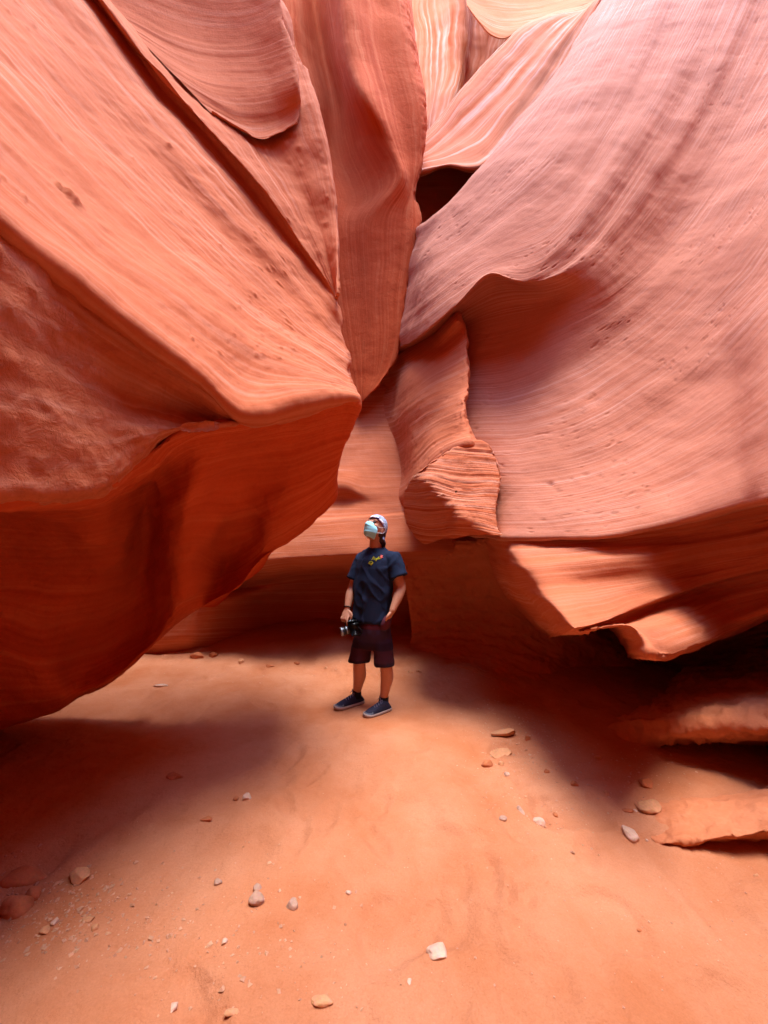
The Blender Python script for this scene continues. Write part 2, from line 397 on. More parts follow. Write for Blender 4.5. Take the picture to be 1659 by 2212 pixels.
# ------------------------------------------------------------------ hanging fin in the middle
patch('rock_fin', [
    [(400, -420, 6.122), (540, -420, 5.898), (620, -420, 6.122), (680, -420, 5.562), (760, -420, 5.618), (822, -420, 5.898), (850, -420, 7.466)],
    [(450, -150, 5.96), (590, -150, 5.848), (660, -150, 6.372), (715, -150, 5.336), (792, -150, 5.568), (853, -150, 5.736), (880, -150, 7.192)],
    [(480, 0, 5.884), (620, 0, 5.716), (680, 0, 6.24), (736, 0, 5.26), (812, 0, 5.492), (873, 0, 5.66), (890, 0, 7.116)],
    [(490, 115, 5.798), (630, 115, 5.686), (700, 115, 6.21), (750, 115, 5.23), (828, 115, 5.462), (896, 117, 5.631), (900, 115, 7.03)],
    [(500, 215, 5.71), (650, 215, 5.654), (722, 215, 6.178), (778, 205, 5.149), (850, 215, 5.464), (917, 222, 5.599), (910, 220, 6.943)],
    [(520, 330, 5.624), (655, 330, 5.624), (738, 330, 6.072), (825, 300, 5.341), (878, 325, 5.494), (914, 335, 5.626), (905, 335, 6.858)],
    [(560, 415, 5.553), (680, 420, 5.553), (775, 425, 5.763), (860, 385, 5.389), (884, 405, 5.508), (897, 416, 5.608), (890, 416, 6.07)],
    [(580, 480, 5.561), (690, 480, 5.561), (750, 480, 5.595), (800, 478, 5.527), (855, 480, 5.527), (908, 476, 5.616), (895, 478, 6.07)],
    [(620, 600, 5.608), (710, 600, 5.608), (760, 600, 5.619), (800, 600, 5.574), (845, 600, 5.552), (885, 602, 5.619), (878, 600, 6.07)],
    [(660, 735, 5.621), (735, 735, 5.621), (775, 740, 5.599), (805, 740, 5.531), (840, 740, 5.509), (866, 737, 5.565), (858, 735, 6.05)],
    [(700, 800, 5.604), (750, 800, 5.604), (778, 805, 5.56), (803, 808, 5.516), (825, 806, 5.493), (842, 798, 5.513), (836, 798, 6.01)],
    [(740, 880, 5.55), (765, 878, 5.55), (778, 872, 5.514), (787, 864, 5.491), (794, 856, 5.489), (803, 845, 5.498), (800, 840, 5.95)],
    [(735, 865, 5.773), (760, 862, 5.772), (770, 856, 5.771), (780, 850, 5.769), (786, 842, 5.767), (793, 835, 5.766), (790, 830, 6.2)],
], M_shade_red, step=0.022, groove=0.004, groove_f=7, lump=0.02, across=True, jag=[('c', 5, .35, .045, 8)])  # the fin's warm bounce-light tone is in this material's colour

# ------------------------------------------------------------------ back wall behind the man and its undercut foot
patch('canyon_wall_back', [
    [(200, 300, 6.9), (420, 300, 6.8), (600, 300, 6.7), (740, 300, 6.6), (790, 300, 6.6), (840, 300, 6.65), (880, 300, 6.7), (940, 300, 6.7), (1050, 300, 6.8)],
    [(200, 660, 6.6), (420, 660, 6.5), (600, 660, 6.4), (740, 660, 6.3), (790, 660, 6.3), (840, 660, 6.35), (880, 660, 6.4), (940, 660, 6.4), (1050, 660, 6.5)],
    [(200, 800, 6.25), (420, 800, 6.15), (600, 800, 6.05), (740, 800, 5.95), (790, 800, 5.95), (840, 790, 6), (880, 790, 6.05), (930, 790, 6.05), (1050, 780, 6.15)],
    [(200, 900, 5.95), (420, 900, 5.85), (600, 900, 5.75), (735, 900, 5.65), (790, 900, 5.65), (840, 900, 5.7), (885, 900, 5.75), (935, 900, 5.75), (1050, 900, 5.85)],
    [(200, 1000, 5.58), (420, 1000, 5.48), (600, 1000, 5.38), (735, 1000, 5.28), (790, 1000, 5.28), (840, 1000, 5.33), (885, 1000, 5.38), (935, 1000, 5.38), (1050, 1000, 5.48)],
    [(200, 1060, 5.36), (420, 1060, 5.26), (600, 1055, 5.16), (735, 1048, 5.06), (785, 1062, 5.06), (840, 1060, 5.11), (885, 1060, 5.16), (935, 1060, 5.16), (1050, 1060, 5.26)],
    [(200, 1090, 5.3), (420, 1095, 5.2), (600, 1090, 5.1), (735, 1080, 5.1), (790, 1085, 5.03), (840, 1085, 5.03), (885, 1085, 5.08), (935, 1085, 5.15), (1050, 1085, 5.2)],
    [(200, 1150, 5.2), (420, 1145, 5.15), (600, 1132, 5), (690, 1120, 4.93), (790, 1110, 4.92), (850, 1107, 4.95), (890, 1107, 5), (935, 1107, 5.1), (1050, 1110, 5.2)],
    [(200, 1155, 5.12), (420, 1150, 5.08), (600, 1137, 4.94), (690, 1125, 4.87), (790, 1115, 4.86), (850, 1112, 4.89), (890, 1112, 4.94), (935, 1112, 5.02), (1050, 1115, 5.1)],
    [(200, 1230, 5), (420, 1225, 4.9), (597, 1206, 4.7), (645, 1203, 4.68), (770, 1196, 4.66), (850, 1193, 4.68), (890, 1191, 4.72), (935, 1190, 4.8), (1050, 1195, 4.9)],
    [(200, 1236, 5.05), (420, 1231, 5), (597, 1211, 4.8), (645, 1208, 4.8), (770, 1201, 4.78), (850, 1198, 4.8), (890, 1196, 4.83), (935, 1195, 4.9), (1050, 1200, 5)],
    [(200, 1270, 5.4), (420, 1270, 5.4), (560, 1262, 6), (660, 1250, 6.1), (770, 1245, 6.1), (850, 1245, 5.9), (900, 1245, 6), (950, 1245, 5.7), (1050, 1250, 5.7)],
    [(200, 1310, 5.3), (410, 1310, 5), (470, 1305, 5.2), (600, 1300, 6.4), (770, 1300, 6.5), (850, 1300, 6.2), (910, 1300, 6.2), (970, 1300, 6.3), (1050, 1300, 6.3)],
    [(200, 1380, 5.2), (395, 1375, 4.95), (450, 1375, 5.2), (600, 1370, 6.4), (770, 1370, 6.5), (850, 1365, 6.3), (910, 1370, 6.3), (970, 1375, 6.3), (1050, 1370, 6.3)],
    [(200, 1425, 5.1), (385, 1415, 5.1), (450, 1412, 5.3), (600, 1387, 5.7), (770, 1397, 5.7), (850, 1407, 5.6), (910, 1414, 5.5), (970, 1422, 5.4), (1050, 1437, 5.2)],
    [(200, 1480, 4.9), (385, 1480, 5), (450, 1480, 5), (600, 1480, 5.2), (770, 1480, 5), (850, 1480, 4.9), (910, 1480, 4.7), (970, 1480, 4.6), (1050, 1490, 4.5)],
], M_smooth, step=0.025, groove=0.006, groove_f=8, lump=0.03)

# ------------------------------------------------------------------ right wall: upper flowing part down to the arched hollow
patch('canyon_wall_right_bowl', [
    [(800, 600, 7.3), (886, 520, 6.65), (916, 496, 5.6), (971, 450, 5.3), (1041, 375, 5.2), (1110, 270, 5.47), (1190, 170, 5.657), (1260, 60, 6.107), (1330, -60, 6.773), (1470, -330, 8.513)],
    [(800, 560, 6.5), (880, 510, 6.4), (910, 486, 5.35), (965, 440, 5.05), (1035, 365, 4.95), (1110, 285, 4.97), (1190, 185, 5.157), (1260, 76, 5.602), (1325, -40, 6.237), (1470, -330, 7.953)],
    [(800, 585, 6.4), (875, 535, 6.25), (915, 515, 5.2), (985, 465, 4.85), (1060, 388, 4.7), (1140, 305, 4.652), (1225, 195, 4.834), (1295, 75, 5.311), (1360, -45, 5.921), (1500, -320, 7.483)],
    [(790, 650, 6.2), (865, 600, 6), (915, 560, 4.95), (1000, 505, 4.6), (1085, 430, 4.4), (1180, 340, 4.284), (1270, 215, 4.535), (1345, 80, 5.056), (1410, -50, 5.671), (1550, -310, 7.018)],
    [(790, 710, 6.1), (855, 665, 5.85), (915, 620, 4.75), (1010, 545, 4.4), (1100, 485, 4.2), (1215, 410, 4.069), (1320, 265, 4.373), (1405, 105, 4.91), (1470, -40, 5.392), (1610, -290, 6.308)],
    [(790, 755, 6.1), (850, 725, 5.75), (925, 670, 4.6), (1005, 610, 4.22), (1080, 570, 4.06), (1180, 540, 3.86), (1290, 420, 3.921), (1415, 240, 4.438), (1500, 80, 4.877), (1660, -250, 5.655)],
    [(790, 785, 6.1), (850, 758, 5.75), (920, 715, 4.55), (990, 655, 4.18), (1055, 597, 4.03), (1145, 604, 3.823), (1278, 512, 3.84), (1408, 322, 4.262), (1510, 150, 4.693), (1685, -215, 5.336)],
    [(790, 788, 6.1), (850, 762, 5.79), (921, 719, 4.7), (991, 660, 4.35), (1057, 602, 4.2), (1148, 612, 3.844), (1274, 548, 3.771), (1404, 385, 4.141), (1518, 205, 4.525), (1702, -165, 5.162)],
    [(790, 800, 6.6), (860, 780, 6.45), (930, 740, 5.5), (1005, 690, 4.75), (1085, 655, 4.4), (1190, 640, 4.025), (1286, 590, 3.763), (1414, 440, 4.078), (1535, 265, 4.405), (1730, -110, 4.988)],
    [(790, 830, 7.6), (860, 810, 7), (930, 790, 5.45), (1012, 755, 4.7), (1095, 735, 4.42), (1205, 692, 3.987), (1318, 632, 3.8), (1450, 510, 4.039), (1570, 345, 4.158), (1790, 0, 4.466)],
    [(790, 870, 6.3), (860, 860, 5.75), (930, 855, 5), (1010, 845, 4.48), (1100, 835, 4.22), (1220, 790, 3.854), (1350, 710, 3.742), (1490, 585, 3.778), (1610, 435, 3.698), (1820, 150, 3.799)],
    [(790, 940, 6.2), (860, 940, 5.65), (930, 940, 4.8), (1015, 940, 4.17), (1120, 935, 3.85), (1250, 900, 3.51), (1390, 820, 3.504), (1530, 705, 3.428), (1650, 570, 3.219), (1860, 300, 3.219)],
    [(850, 1030, 6.1), (930, 1030, 5.45), (1000, 1030, 4.5), (1060, 1030, 3.82), (1160, 1030, 3.43), (1290, 1003, 3.235), (1430, 935, 3.252), (1560, 845, 3.049), (1670, 745, 2.784), (1880, 530, 2.726)],
    [(900, 1110, 5.56), (960, 1110, 4.95), (1020, 1110, 4.18), (1080, 1108, 3.52), (1180, 1106, 3.145), (1310, 1087, 2.975), (1450, 1042, 2.97), (1580, 974, 2.706), (1685, 900, 2.407), (1890, 745, 2.291)],
    [(930, 1150, 5.46), (990, 1152, 4.75), (1040, 1156, 3.93), (1082, 1160, 3.34), (1190, 1159, 2.983), (1310, 1154, 2.785), (1450, 1128, 2.746), (1590, 1090, 2.434), (1685, 1066, 2.146), (1890, 1005, 1.958)],
    [(930, 1155, 5.56), (990, 1157, 4.85), (1042, 1161, 3.98), (1086, 1165, 3.4), (1193, 1164, 3.047), (1313, 1160, 2.862), (1453, 1136, 2.913), (1593, 1101, 2.682), (1690, 1080, 2.407), (1895, 1020, 2.175)],
], M_right, fold=0.018, extend=1, step=0.017, groove=0.0045, groove_f=6, lump=0.03, pits=0.007, dents=[(1190, 1045, .035, .02), (1205, 1062, .03, .012)])

# ------------------------------------------------------------------ right wall: stepped band below the bowl's lip
patch('canyon_wall_right_steps', [
    [(1040, 1150, 4.4), (1075, 1150, 3.45), (1192, 1155, 3.086), (1312, 1150, 2.903), (1455, 1130, 2.946), (1595, 1095, 2.726), (1690, 1075, 2.465), (1800, 1050, 2.248), (1900, 1020, 2.248)],
    [(1050, 1175, 4.4), (1096, 1180, 3.27), (1203, 1180, 2.978), (1325, 1174, 2.87), (1468, 1156, 3), (1600, 1130, 2.908), (1690, 1110, 2.682), (1800, 1085, 2.465), (1900, 1060, 2.392)],
    [(1060, 1225, 4.4), (1126, 1227, 2.939), (1230, 1222, 2.784), (1352, 1208, 2.76), (1485, 1188, 2.944), (1605, 1168, 2.89), (1695, 1150, 2.667), (1800, 1130, 2.465), (1900, 1110, 2.392)],
    [(1080, 1270, 4.4), (1158, 1272, 2.757), (1262, 1262, 2.709), (1380, 1245, 2.775), (1500, 1226, 3.016), (1612, 1206, 2.886), (1700, 1190, 2.675), (1800, 1170, 2.489), (1900, 1150, 2.417)],
    [(1140, 1340, 4.301), (1208, 1330, 2.407), (1300, 1310, 2.537), (1400, 1280, 2.717), (1515, 1247, 2.977), (1620, 1222, 2.868), (1702, 1208, 2.681), (1800, 1190, 2.502), (1900, 1170, 2.431)],
    [(1180, 1375, 4.233), (1231, 1362, 2.283), (1322, 1338, 2.458), (1415, 1300, 2.679), (1522, 1262, 2.965), (1625, 1236, 2.861), (1705, 1220, 2.683), (1800, 1200, 2.516), (1900, 1180, 2.445)],
    [(1190, 1378, 4.247), (1240, 1366, 2.469), (1328, 1343, 2.635), (1420, 1307, 2.844), (1527, 1270, 3.113), (1630, 1246, 2.989), (1710, 1230, 2.804), (1800, 1210, 2.64), (1900, 1190, 2.561)],
    [(1300, 1350, 4.515), (1345, 1350, 2.079), (1400, 1350, 2.41), (1470, 1335, 2.699), (1560, 1305, 3.003), (1645, 1282, 2.936), (1720, 1262, 2.774), (1800, 1240, 2.642), (1900, 1220, 2.564)],
    [(1340, 1385, 4.735), (1386, 1382, 1.935), (1430, 1380, 2.29), (1490, 1360, 2.603), (1572, 1330, 2.924), (1652, 1303, 2.877), (1725, 1280, 2.726), (1800, 1260, 2.611), (1900, 1240, 2.536)],
    [(1355, 1412, 4.707), (1400, 1411, 1.858), (1438, 1407, 2.226), (1500, 1384, 2.535), (1580, 1355, 2.858), (1659, 1323, 2.818), (1730, 1298, 2.678), (1800, 1275, 2.581), (1900, 1255, 2.508)],
    [(1365, 1416, 4.766), (1408, 1416, 2.066), (1445, 1412, 2.424), (1507, 1389, 2.716), (1586, 1360, 3.021), (1664, 1328, 2.966), (1735, 1304, 2.818), (1800, 1285, 2.724), (1900, 1265, 2.637)],
    [(1370, 1410, 5.037), (1425, 1400, 4.876), (1470, 1395, 4.718), (1530, 1375, 4.533), (1610, 1345, 4.205), (1690, 1315, 3.915), (1750, 1290, 3.77), (1820, 1270, 3.625), (1920, 1250, 3.48)],
], M_smooth, extend=1, step=0.016, groove=0.010, groove_f=18, lump=0.02, ledges=0.03)

# ------------------------------------------------------------------ lit fin that carries the knob
patch('rock_spur', [
    [(780, 790, 5.9), (840, 775, 5.8), (890, 745, 5.6), (940, 710, 5.2), (985, 668, 4.7), (1000, 668, 5.2)],
    [(780, 810, 6), (845, 800, 5.8), (895, 775, 5.4), (945, 732, 4.9), (990, 690, 4.35), (1000, 690, 5.2)],
    [(780, 840, 6), (845, 832, 5.8), (890, 795, 5.15), (945, 755, 4.85), (1001, 706, 4.45), (1000, 706, 5)],
    [(780, 870, 5.9), (845, 862, 5.7), (888, 830, 5), (940, 790, 4.65), (1009, 745, 4.3), (1000, 745, 5)],
    [(780, 920, 5.8), (845, 915, 5.6), (885, 885, 4.95), (935, 855, 4.48), (1012, 820, 4.1), (1000, 820, 4.9)],
    [(790, 980, 5.7), (855, 968, 5.5), (892, 940, 4.8), (938, 908, 4.3), (1003, 880, 3.84), (995, 880, 4.8)],
    [(800, 1040, 5.6), (865, 1025, 5.3), (900, 995, 4.5), (945, 955, 3.98), (1012, 932, 3.72), (1005, 935, 4.6)],
    [(810, 1090, 5.5), (868, 1070, 5), (906, 1035, 4.15), (955, 985, 3.75), (1025, 960, 3.6), (1040, 980, 4.4)],
    [(830, 1130, 5.5), (880, 1110, 5), (920, 1080, 4.3), (960, 1040, 3.95), (1030, 1010, 3.85), (1060, 1020, 4.4)],
], M_smooth, step=0.018, groove=0.005, groove_f=12, lump=0.015, pits=0.006, jag=[('c', 4, .3, .035, 13)])

kc = [(873, 1092, 3.62), (876, 1060, 3.58), (890, 1031, 3.52), (920, 1006, 3.46), (952, 985, 3.42), (992, 962, 3.40), (1026, 951, 3.40), (1055, 962, 3.38), (1071, 987, 3.38),
      (1081, 1028, 3.38), (1076, 1070, 3.36), (1072, 1108, 3.34), (1078, 1140, 3.32), (1084, 1156, 3.33), (1050, 1157, 3.34), (1000, 1160, 3.36), (955, 1166, 3.42), (925, 1176, 3.5), (900, 1165, 3.55), (881, 1130, 3.6)]
def kdepth(u, v):
    side_ = ((u - 905) * (1152 - 1025) - (v - 1025) * (1025 - 905)) / 175.0
    return 3.36 - (v - 1060) * .0022 + .0075 * max(0.0, -side_)
kc = [(u, v, kdepth(u, v) + .03) for u, v, d in kc]
def kring(f, cu=985, cv=1062):
    q = []
    for u, v, d in kc:
        a, b = cu + (u - cu) * f, cv + (v - cv) * f
        q.append((a, b, kdepth(a, b) + .03 * f ** 8))
    return q
def cl(r): return r + [r[0]]
def back(r, d, s=1.0, du=0, dv=0):
    return [(990 + (u - 990) * s * dd / (dd + d) + du, 1065 + (v - 1065) * s * dd / (dd + d) + dv, dd + d) for u, v, dd in r]
kk = [cl(kring(.02))] + [cl(kring(f)) for f in (.15, .3, .45, .6, .72, .83, .91, .96)] + [cl(kc), cl(kc), cl(back(kc, .06, 1.0)), cl(back(kc, .35, 1.02, 0, -4)), cl(back(kc, .9, 1.0, -10, -10)), cl(back(kc, 1.6, .8, -20, -10))]
# bedding on the knob is level: it is laid out from height, so give it its own coordinates
ko = patch('rock_knob', kk, M_knob, step=0.012, groove=0.0, lump=0.02, lump_f=4, fine=0.004)
me = ko.data
nv = len(me.vertices)
co = np.zeros(nv * 3); me.vertices.foreach_get('co', co); co = co.reshape(-1, 3)
zz = co[:, 2] + 0.12 * co[:, 0] + 0.03 * noise3(co * 3)
gr_ = fbm(n3(co[:, 0] * .8, zz * 34, co[:, 1] * .8), 3, .6)
nn = np.zeros(nv * 3); me.vertex_normals.foreach_get('vector', nn) if hasattr(me, 'vertex_normals') else me.vertices.foreach_get('normal', nn)
co = co + nn.reshape(-1, 3) * (gr_ * 0.018)[:, None] * np.sign(-nn.reshape(-1, 3)[:, 1:2].mean())
me.vertices.foreach_set('co', co.reshape(-1))
li = np.zeros(len(me.loops), np.int32); me.loops.foreach_get('vertex_index', li)
me.uv_layers['UVMap'].data.foreach_set('uv', np.stack([co[li, 0] + co[li, 1] * .5, zz[li]], -1).reshape(-1))
me.update()

# ------------------------------------------------------------------ dark undercut at the foot of the right wall
patch('canyon_wall_right_undercut', [
    [(860, 1100, 5.4), (930, 1120, 5.2), (1010, 1140, 4.4), (1090, 1150, 3.6), (1180, 1155, 3.25), (1300, 1150, 3.075), (1430, 1125, 3.074), (1560, 1095, 2.889), (1700, 1055, 2.552), (1900, 1000, 2.32)],
    [(860, 1150, 5.6), (930, 1150, 5.5), (1010, 1150, 5), (1090, 1150, 4.8), (1180, 1200, 4.737), (1300, 1250, 4.956), (1430, 1300, 5.292), (1560, 1280, 5.179), (1700, 1200, 4.64), (1900, 1100, 4.06)],
    [(860, 1195, 5.3), (930, 1190, 5.15), (1010, 1180, 4.7), (1085, 1190, 4.4), (1160, 1280, 4.413), (1260, 1360, 4.492), (1400, 1400, 4.856), (1545, 1360, 4.715), (1700, 1290, 4.205), (1900, 1200, 3.625)],
    [(880, 1290, 5.35), (950, 1290, 5.25), (1020, 1290, 5.1), (1100, 1300, 4.8), (1190, 1360, 4.55), (1290, 1420, 4.575), (1400, 1435, 4.606), (1540, 1410, 4.56), (1700, 1370, 4.06), (1900, 1300, 3.48)],
    [(890, 1370, 5.3), (960, 1370, 5.2), (1040, 1380, 5), (1110, 1400, 4.7), (1200, 1440, 4.466), (1300, 1470, 4.461), (1420, 1475, 4.464), (1490, 1455, 4.052), (1600, 1445, 3.915), (1900, 1400, 3.045)],
    [(880, 1420, 5.2), (960, 1425, 4.9), (1030, 1440, 4.7), (1100, 1470, 4.3), (1180, 1520, 3.931), (1290, 1535, 3.914), (1390, 1510, 3.835), (1490, 1480, 3.596), (1620, 1470, 3.311), (1900, 1440, 2.625)],
    [(880, 1440, 5), (960, 1445, 4.75), (1030, 1460, 4.45), (1100, 1500, 4), (1180, 1570, 3.477), (1280, 1600, 3.335), (1370, 1570, 2.959), (1480, 1545, 2.616), (1620, 1535, 2.426), (1900, 1500, 1.894)],
    [(880, 1460, 4.9), (960, 1465, 4.6), (1030, 1485, 4.3), (1100, 1525, 3.8), (1190, 1595, 3.286), (1290, 1620, 3.206), (1370, 1605, 2.91), (1480, 1592, 2.572), (1620, 1585, 2.363), (1900, 1562, 1.845)],
    [(880, 1480, 4.8), (960, 1485, 4.5), (1030, 1505, 4.2), (1100, 1545, 3.7), (1200, 1620, 3.146), (1300, 1640, 3.296), (1380, 1622, 3.206), (1490, 1612, 2.859), (1630, 1602, 2.604), (1900, 1572, 2.071)],
    [(880, 1500, 4.7), (960, 1505, 4.4), (1030, 1525, 4.1), (1100, 1565, 3.6), (1200, 1640, 3.045), (1310, 1655, 3.174), (1400, 1636, 3.486), (1500, 1624, 3.464), (1640, 1612, 3.118), (1900, 1580, 2.538)],
    [(880, 1520, 4.6), (960, 1525, 4.3), (1030, 1545, 4), (1100, 1585, 3.5), (1200, 1660, 2.943), (1310, 1665, 3.342), (1410, 1640, 3.906), (1510, 1620, 4.191), (1650, 1610, 4.06), (1900, 1570, 3.335)],
    [(880, 1560, 4.5), (960, 1560, 4.2), (1030, 1580, 3.9), (1100, 1620, 3.4), (1200, 1700, 2.842), (1310, 1700, 3.231), (1410, 1690, 4.032), (1510, 1690, 4.47), (1650, 1700, 4.35), (1900, 1700, 3.625)],
], M_shelf, extend=1, step=0.018, groove=0.012, groove_f=10, lump=0.05, rough=0.045, ledges=0.06)

# ------------------------------------------------------------------ low rock shelf at the right edge of the floor
patch('rock_shelf', [
    [(1250, 1640, 3.75), (1330, 1640, 3.875), (1430, 1640, 3.875), (1540, 1640, 3.75), (1659, 1640, 3.5), (1900, 1640, 3)],
    [(1290, 1690, 2.912), (1350, 1688, 3.024), (1440, 1688, 2.968), (1545, 1688, 2.8), (1659, 1684, 2.632), (1900, 1660, 2.24)],
    [(1330, 1740, 2.33), (1385, 1738, 2.32), (1460, 1735, 2.28), (1550, 1730, 2.2), (1659, 1722, 2.12), (1900, 1690, 1.85)],
    [(1390, 1800, 2.1), (1420, 1798, 2.1), (1478, 1792, 2.06), (1550, 1782, 2.02), (1659, 1768, 1.97), (1900, 1730, 1.75)],
    [(1425, 1822, 2.03), (1442, 1818, 2.01), (1490, 1816, 1.98), (1555, 1808, 1.94), (1659, 1797, 1.88), (1900, 1755, 1.68)],
    [(1428, 1825, 2.04), (1446, 1822, 2.03), (1494, 1821, 2.02), (1560, 1814, 1.99), (1664, 1804, 1.95), (1905, 1762, 1.76)],
    [(1430, 1828, 2.06), (1455, 1828, 2.08), (1505, 1835, 2.09), (1570, 1838, 2.09), (1672, 1840, 2.08), (1910, 1800, 1.95)],
    [(1430, 1860, 2.1), (1460, 1860, 2.15), (1510, 1870, 2.16), (1575, 1890, 2.16), (1680, 1900, 2.14), (1910, 1900, 2)],
], M_shelf, extend=1, step=0.012, groove=0.003, groove_f=8, lump=0.03, rough=0.022, jag=[('r', 4, .7, .03, 12)])

# ------------------------------------------------------------------ upper background: tongue, arch, far columns, hanging blade
patch('rock_tongue', [
    [(850, 340, 7.7), (905, 300, 7.59), (945, 255, 7.59), (990, 200, 7.48), (1028, 160, 7.48), (1078, 105, 7.48), (1130, 55, 7.48), (1190, 30, 7.48), (1300, -10, 7.59), (1450, -200, 7.92)],
    [(860, 345, 6.71), (919, 300, 6.655), (955, 263, 6.6), (996, 205, 6.545), (1032, 164, 6.49), (1082, 108, 6.435), (1133, 60, 6.435), (1192, 37, 6.435), (1300, 5, 6.545), (1450, -190, 6.93)],
    [(860, 358, 6.49), (918, 325, 6.38), (965, 285, 6.325), (1015, 240, 6.27), (1062, 190, 6.248), (1110, 135, 6.248), (1160, 85, 6.27), (1215, 40, 6.325), (1310, -10, 6.49), (1455, -200, 6.82)],
    [(860, 370, 6.215), (917, 345, 6.105), (975, 320, 6.05), (1040, 280, 6.05), (1090, 225, 6.05), (1140, 160, 6.105), (1195, 95, 6.16), (1245, 40, 6.27), (1325, -40, 6.435), (1460, -220, 6.71)],
    [(860, 380, 5.995), (915, 365, 5.885), (975, 352, 5.775), (1035, 345, 5.775), (1090, 285, 5.885), (1160, 195, 6.05), (1220, 105, 6.16), (1275, 20, 6.27), (1345, -70, 6.435), (1470, -240, 6.71)],
    [(860, 388, 5.94), (912, 374, 5.83), (965, 358, 5.72), (1037, 362, 5.665), (1105, 300, 5.885), (1180, 200, 6.05), (1245, 100, 6.16), (1300, 0, 6.325), (1365, -100, 6.49), (1480, -260, 6.82)],
    [(860, 392, 6.27), (912, 380, 6.16), (965, 364, 6.05), (1040, 367, 5.995), (1110, 310, 6.16), (1190, 210, 6.27), (1255, 110, 6.38), (1310, 10, 6.6), (1380, -90, 6.71), (1490, -250, 7.04)],
    [(840, 380, 7.26), (900, 370, 7.26), (965, 350, 7.15), (1050, 350, 7.15), (1120, 300, 7.15), (1200, 200, 7.26), (1265, 110, 7.37), (1320, 10, 7.48), (1390, -90, 7.59), (1500, -250, 7.7)],
], M_far, step=0.03, groove=0.014, groove_f=7, lump=0.02)
patch('canyon_wall_far', [
    [(600, -200, 9.856), (760, -200, 9.632), (850, -200, 9.408), (905, -200, 9.184), (955, -200, 8.96), (1000, -200, 8.848), (1030, -200, 9.968), (1060, -200, 9.968), (1100, -200, 9.296), (1300, -200, 9.184), (1600, -200, 8.96)],
    [(600, 0, 9.296), (760, 0, 9.184), (860, 0, 8.96), (915, 0, 8.848), (970, 0, 8.4), (1008, 0, 8.344), (1025, 0, 9.408), (1062, 0, 9.408), (1085, 0, 8.736), (1300, 0, 8.736), (1600, 0, 8.736)],
    [(600, 120, 8.96), (760, 120, 8.848), (870, 120, 8.736), (925, 120, 8.624), (965, 120, 8.176), (1002, 120, 8.12), (1015, 120, 9.072), (1055, 120, 9.072), (1072, 120, 8.4), (1300, 120, 8.512), (1600, 120, 8.512)],
    [(600, 300, 8.512), (760, 300, 8.4), (880, 300, 8.288), (915, 300, 8.176), (935, 300, 7.84), (965, 300, 7.784), (980, 300, 8.512), (1010, 300, 8.512), (1030, 300, 8.064), (1300, 300, 8.064), (1600, 300, 8.064)],
    [(600, 430, 8.064), (760, 430, 7.952), (880, 430, 7.84), (910, 430, 7.84), (930, 430, 7.616), (950, 430, 7.616), (970, 430, 7.84), (1000, 430, 7.84), (1030, 430, 7.728), (1300, 430, 7.728), (1600, 430, 7.728)],
    [(600, 700, 7.504), (760, 700, 7.392), (880, 700, 7.392), (910, 700, 7.28), (930, 700, 7.28), (950, 700, 7.28), (970, 700, 7.28), (1000, 700, 7.28), (1030, 700, 7.28), (1300, 700, 7.28), (1600, 700, 7.28)],
    [(600, 1300, 6.944), (760, 1300, 6.944), (880, 1300, 6.944), (910, 1300, 6.944), (930, 1300, 6.944), (950, 1300, 6.944), (970, 1300, 6.944), (1000, 1300, 6.944), (1030, 1300, 6.944), (1300, 1300, 6.944), (1600, 1300, 6.944)],
], M_far, step=0.05, groove=0.03, groove_f=7, lump=0.04, across=True)
patch('rock_blade', [
    [(985, -260, 7.84), (1060, -200, 7.84), (1150, -160, 7.952), (1260, -160, 7.952), (1400, -200, 7.84)],
    [(1000, -60, 7.504), (1050, -40, 7.616), (1120, -20, 7.84), (1210, -30, 7.84), (1360, -80, 7.616)],
    [(1008, 0, 7.392), (1050, 20, 7.56), (1110, 30, 7.728), (1190, 15, 7.728), (1340, -30, 7.616)],
    [(1010, 14, 7.392), (1035, 48, 7.448), (1062, 74, 7.504), (1095, 82, 7.56), (1140, 60, 7.616)],
    [(1016, 10, 7.84), (1040, 42, 7.84), (1066, 68, 7.84), (1095, 74, 7.84), (1140, 50, 7.952)],
    [(1050, -40, 8.288), (1060, 0, 8.288), (1080, 20, 8.288), (1100, 20, 8.288), (1150, 10, 8.4)],
], M_smooth, step=0.03, groove=0.01, groove_f=8, lump=0.02)

# ------------------------------------------------------------------ the rest of the canyon round and above the camera
def rim(name, pts, z0, z1, lean, mat, shade_lean=None):
    rows = []
    for k in range(9):
        t = k / 8
        z = z0 + (z1 - z0) * t
        rows.append([(x + lean[0] * math.sin(t * 4 + i * .8) + lean[1] * t * (lean[2]), y + .4 * math.sin(t * 5 + i) + (shade_lean[i] if shade_lean else 0) * t * t, z) for i, (x, y) in enumerate(pts)])
    return patch(name, rows, mat, step=0.16, groove=0.06, groove_f=1.6, lump=0.4, lump_f=.5, raw=True)
rim('canyon_wall_left', [(-1.6, -4.4), (-2.0, -2.2), (-1.7, -.6), (-1.9, .6), (-3.1, 2.0), (-4.2, 3.2), (-4.6, 4.6), (-4.2, 6.0), (-2.5, 7.4), (0, 8.2)], -.4, 10.5, (.25, .5, -1), M_shade_red)
rim('canyon_wall_right', [(1.6, -4.4), (2.6, -2.2), (2.8, -.6), (3.4, .6), (4.6, 1.8), (5.4, 3.2), (5.4, 4.6), (5.0, 6.0), (3.5, 7.4), (2.0, 9.2)], -.4, 10.5, (.25, .5, 1), M_shade_red)
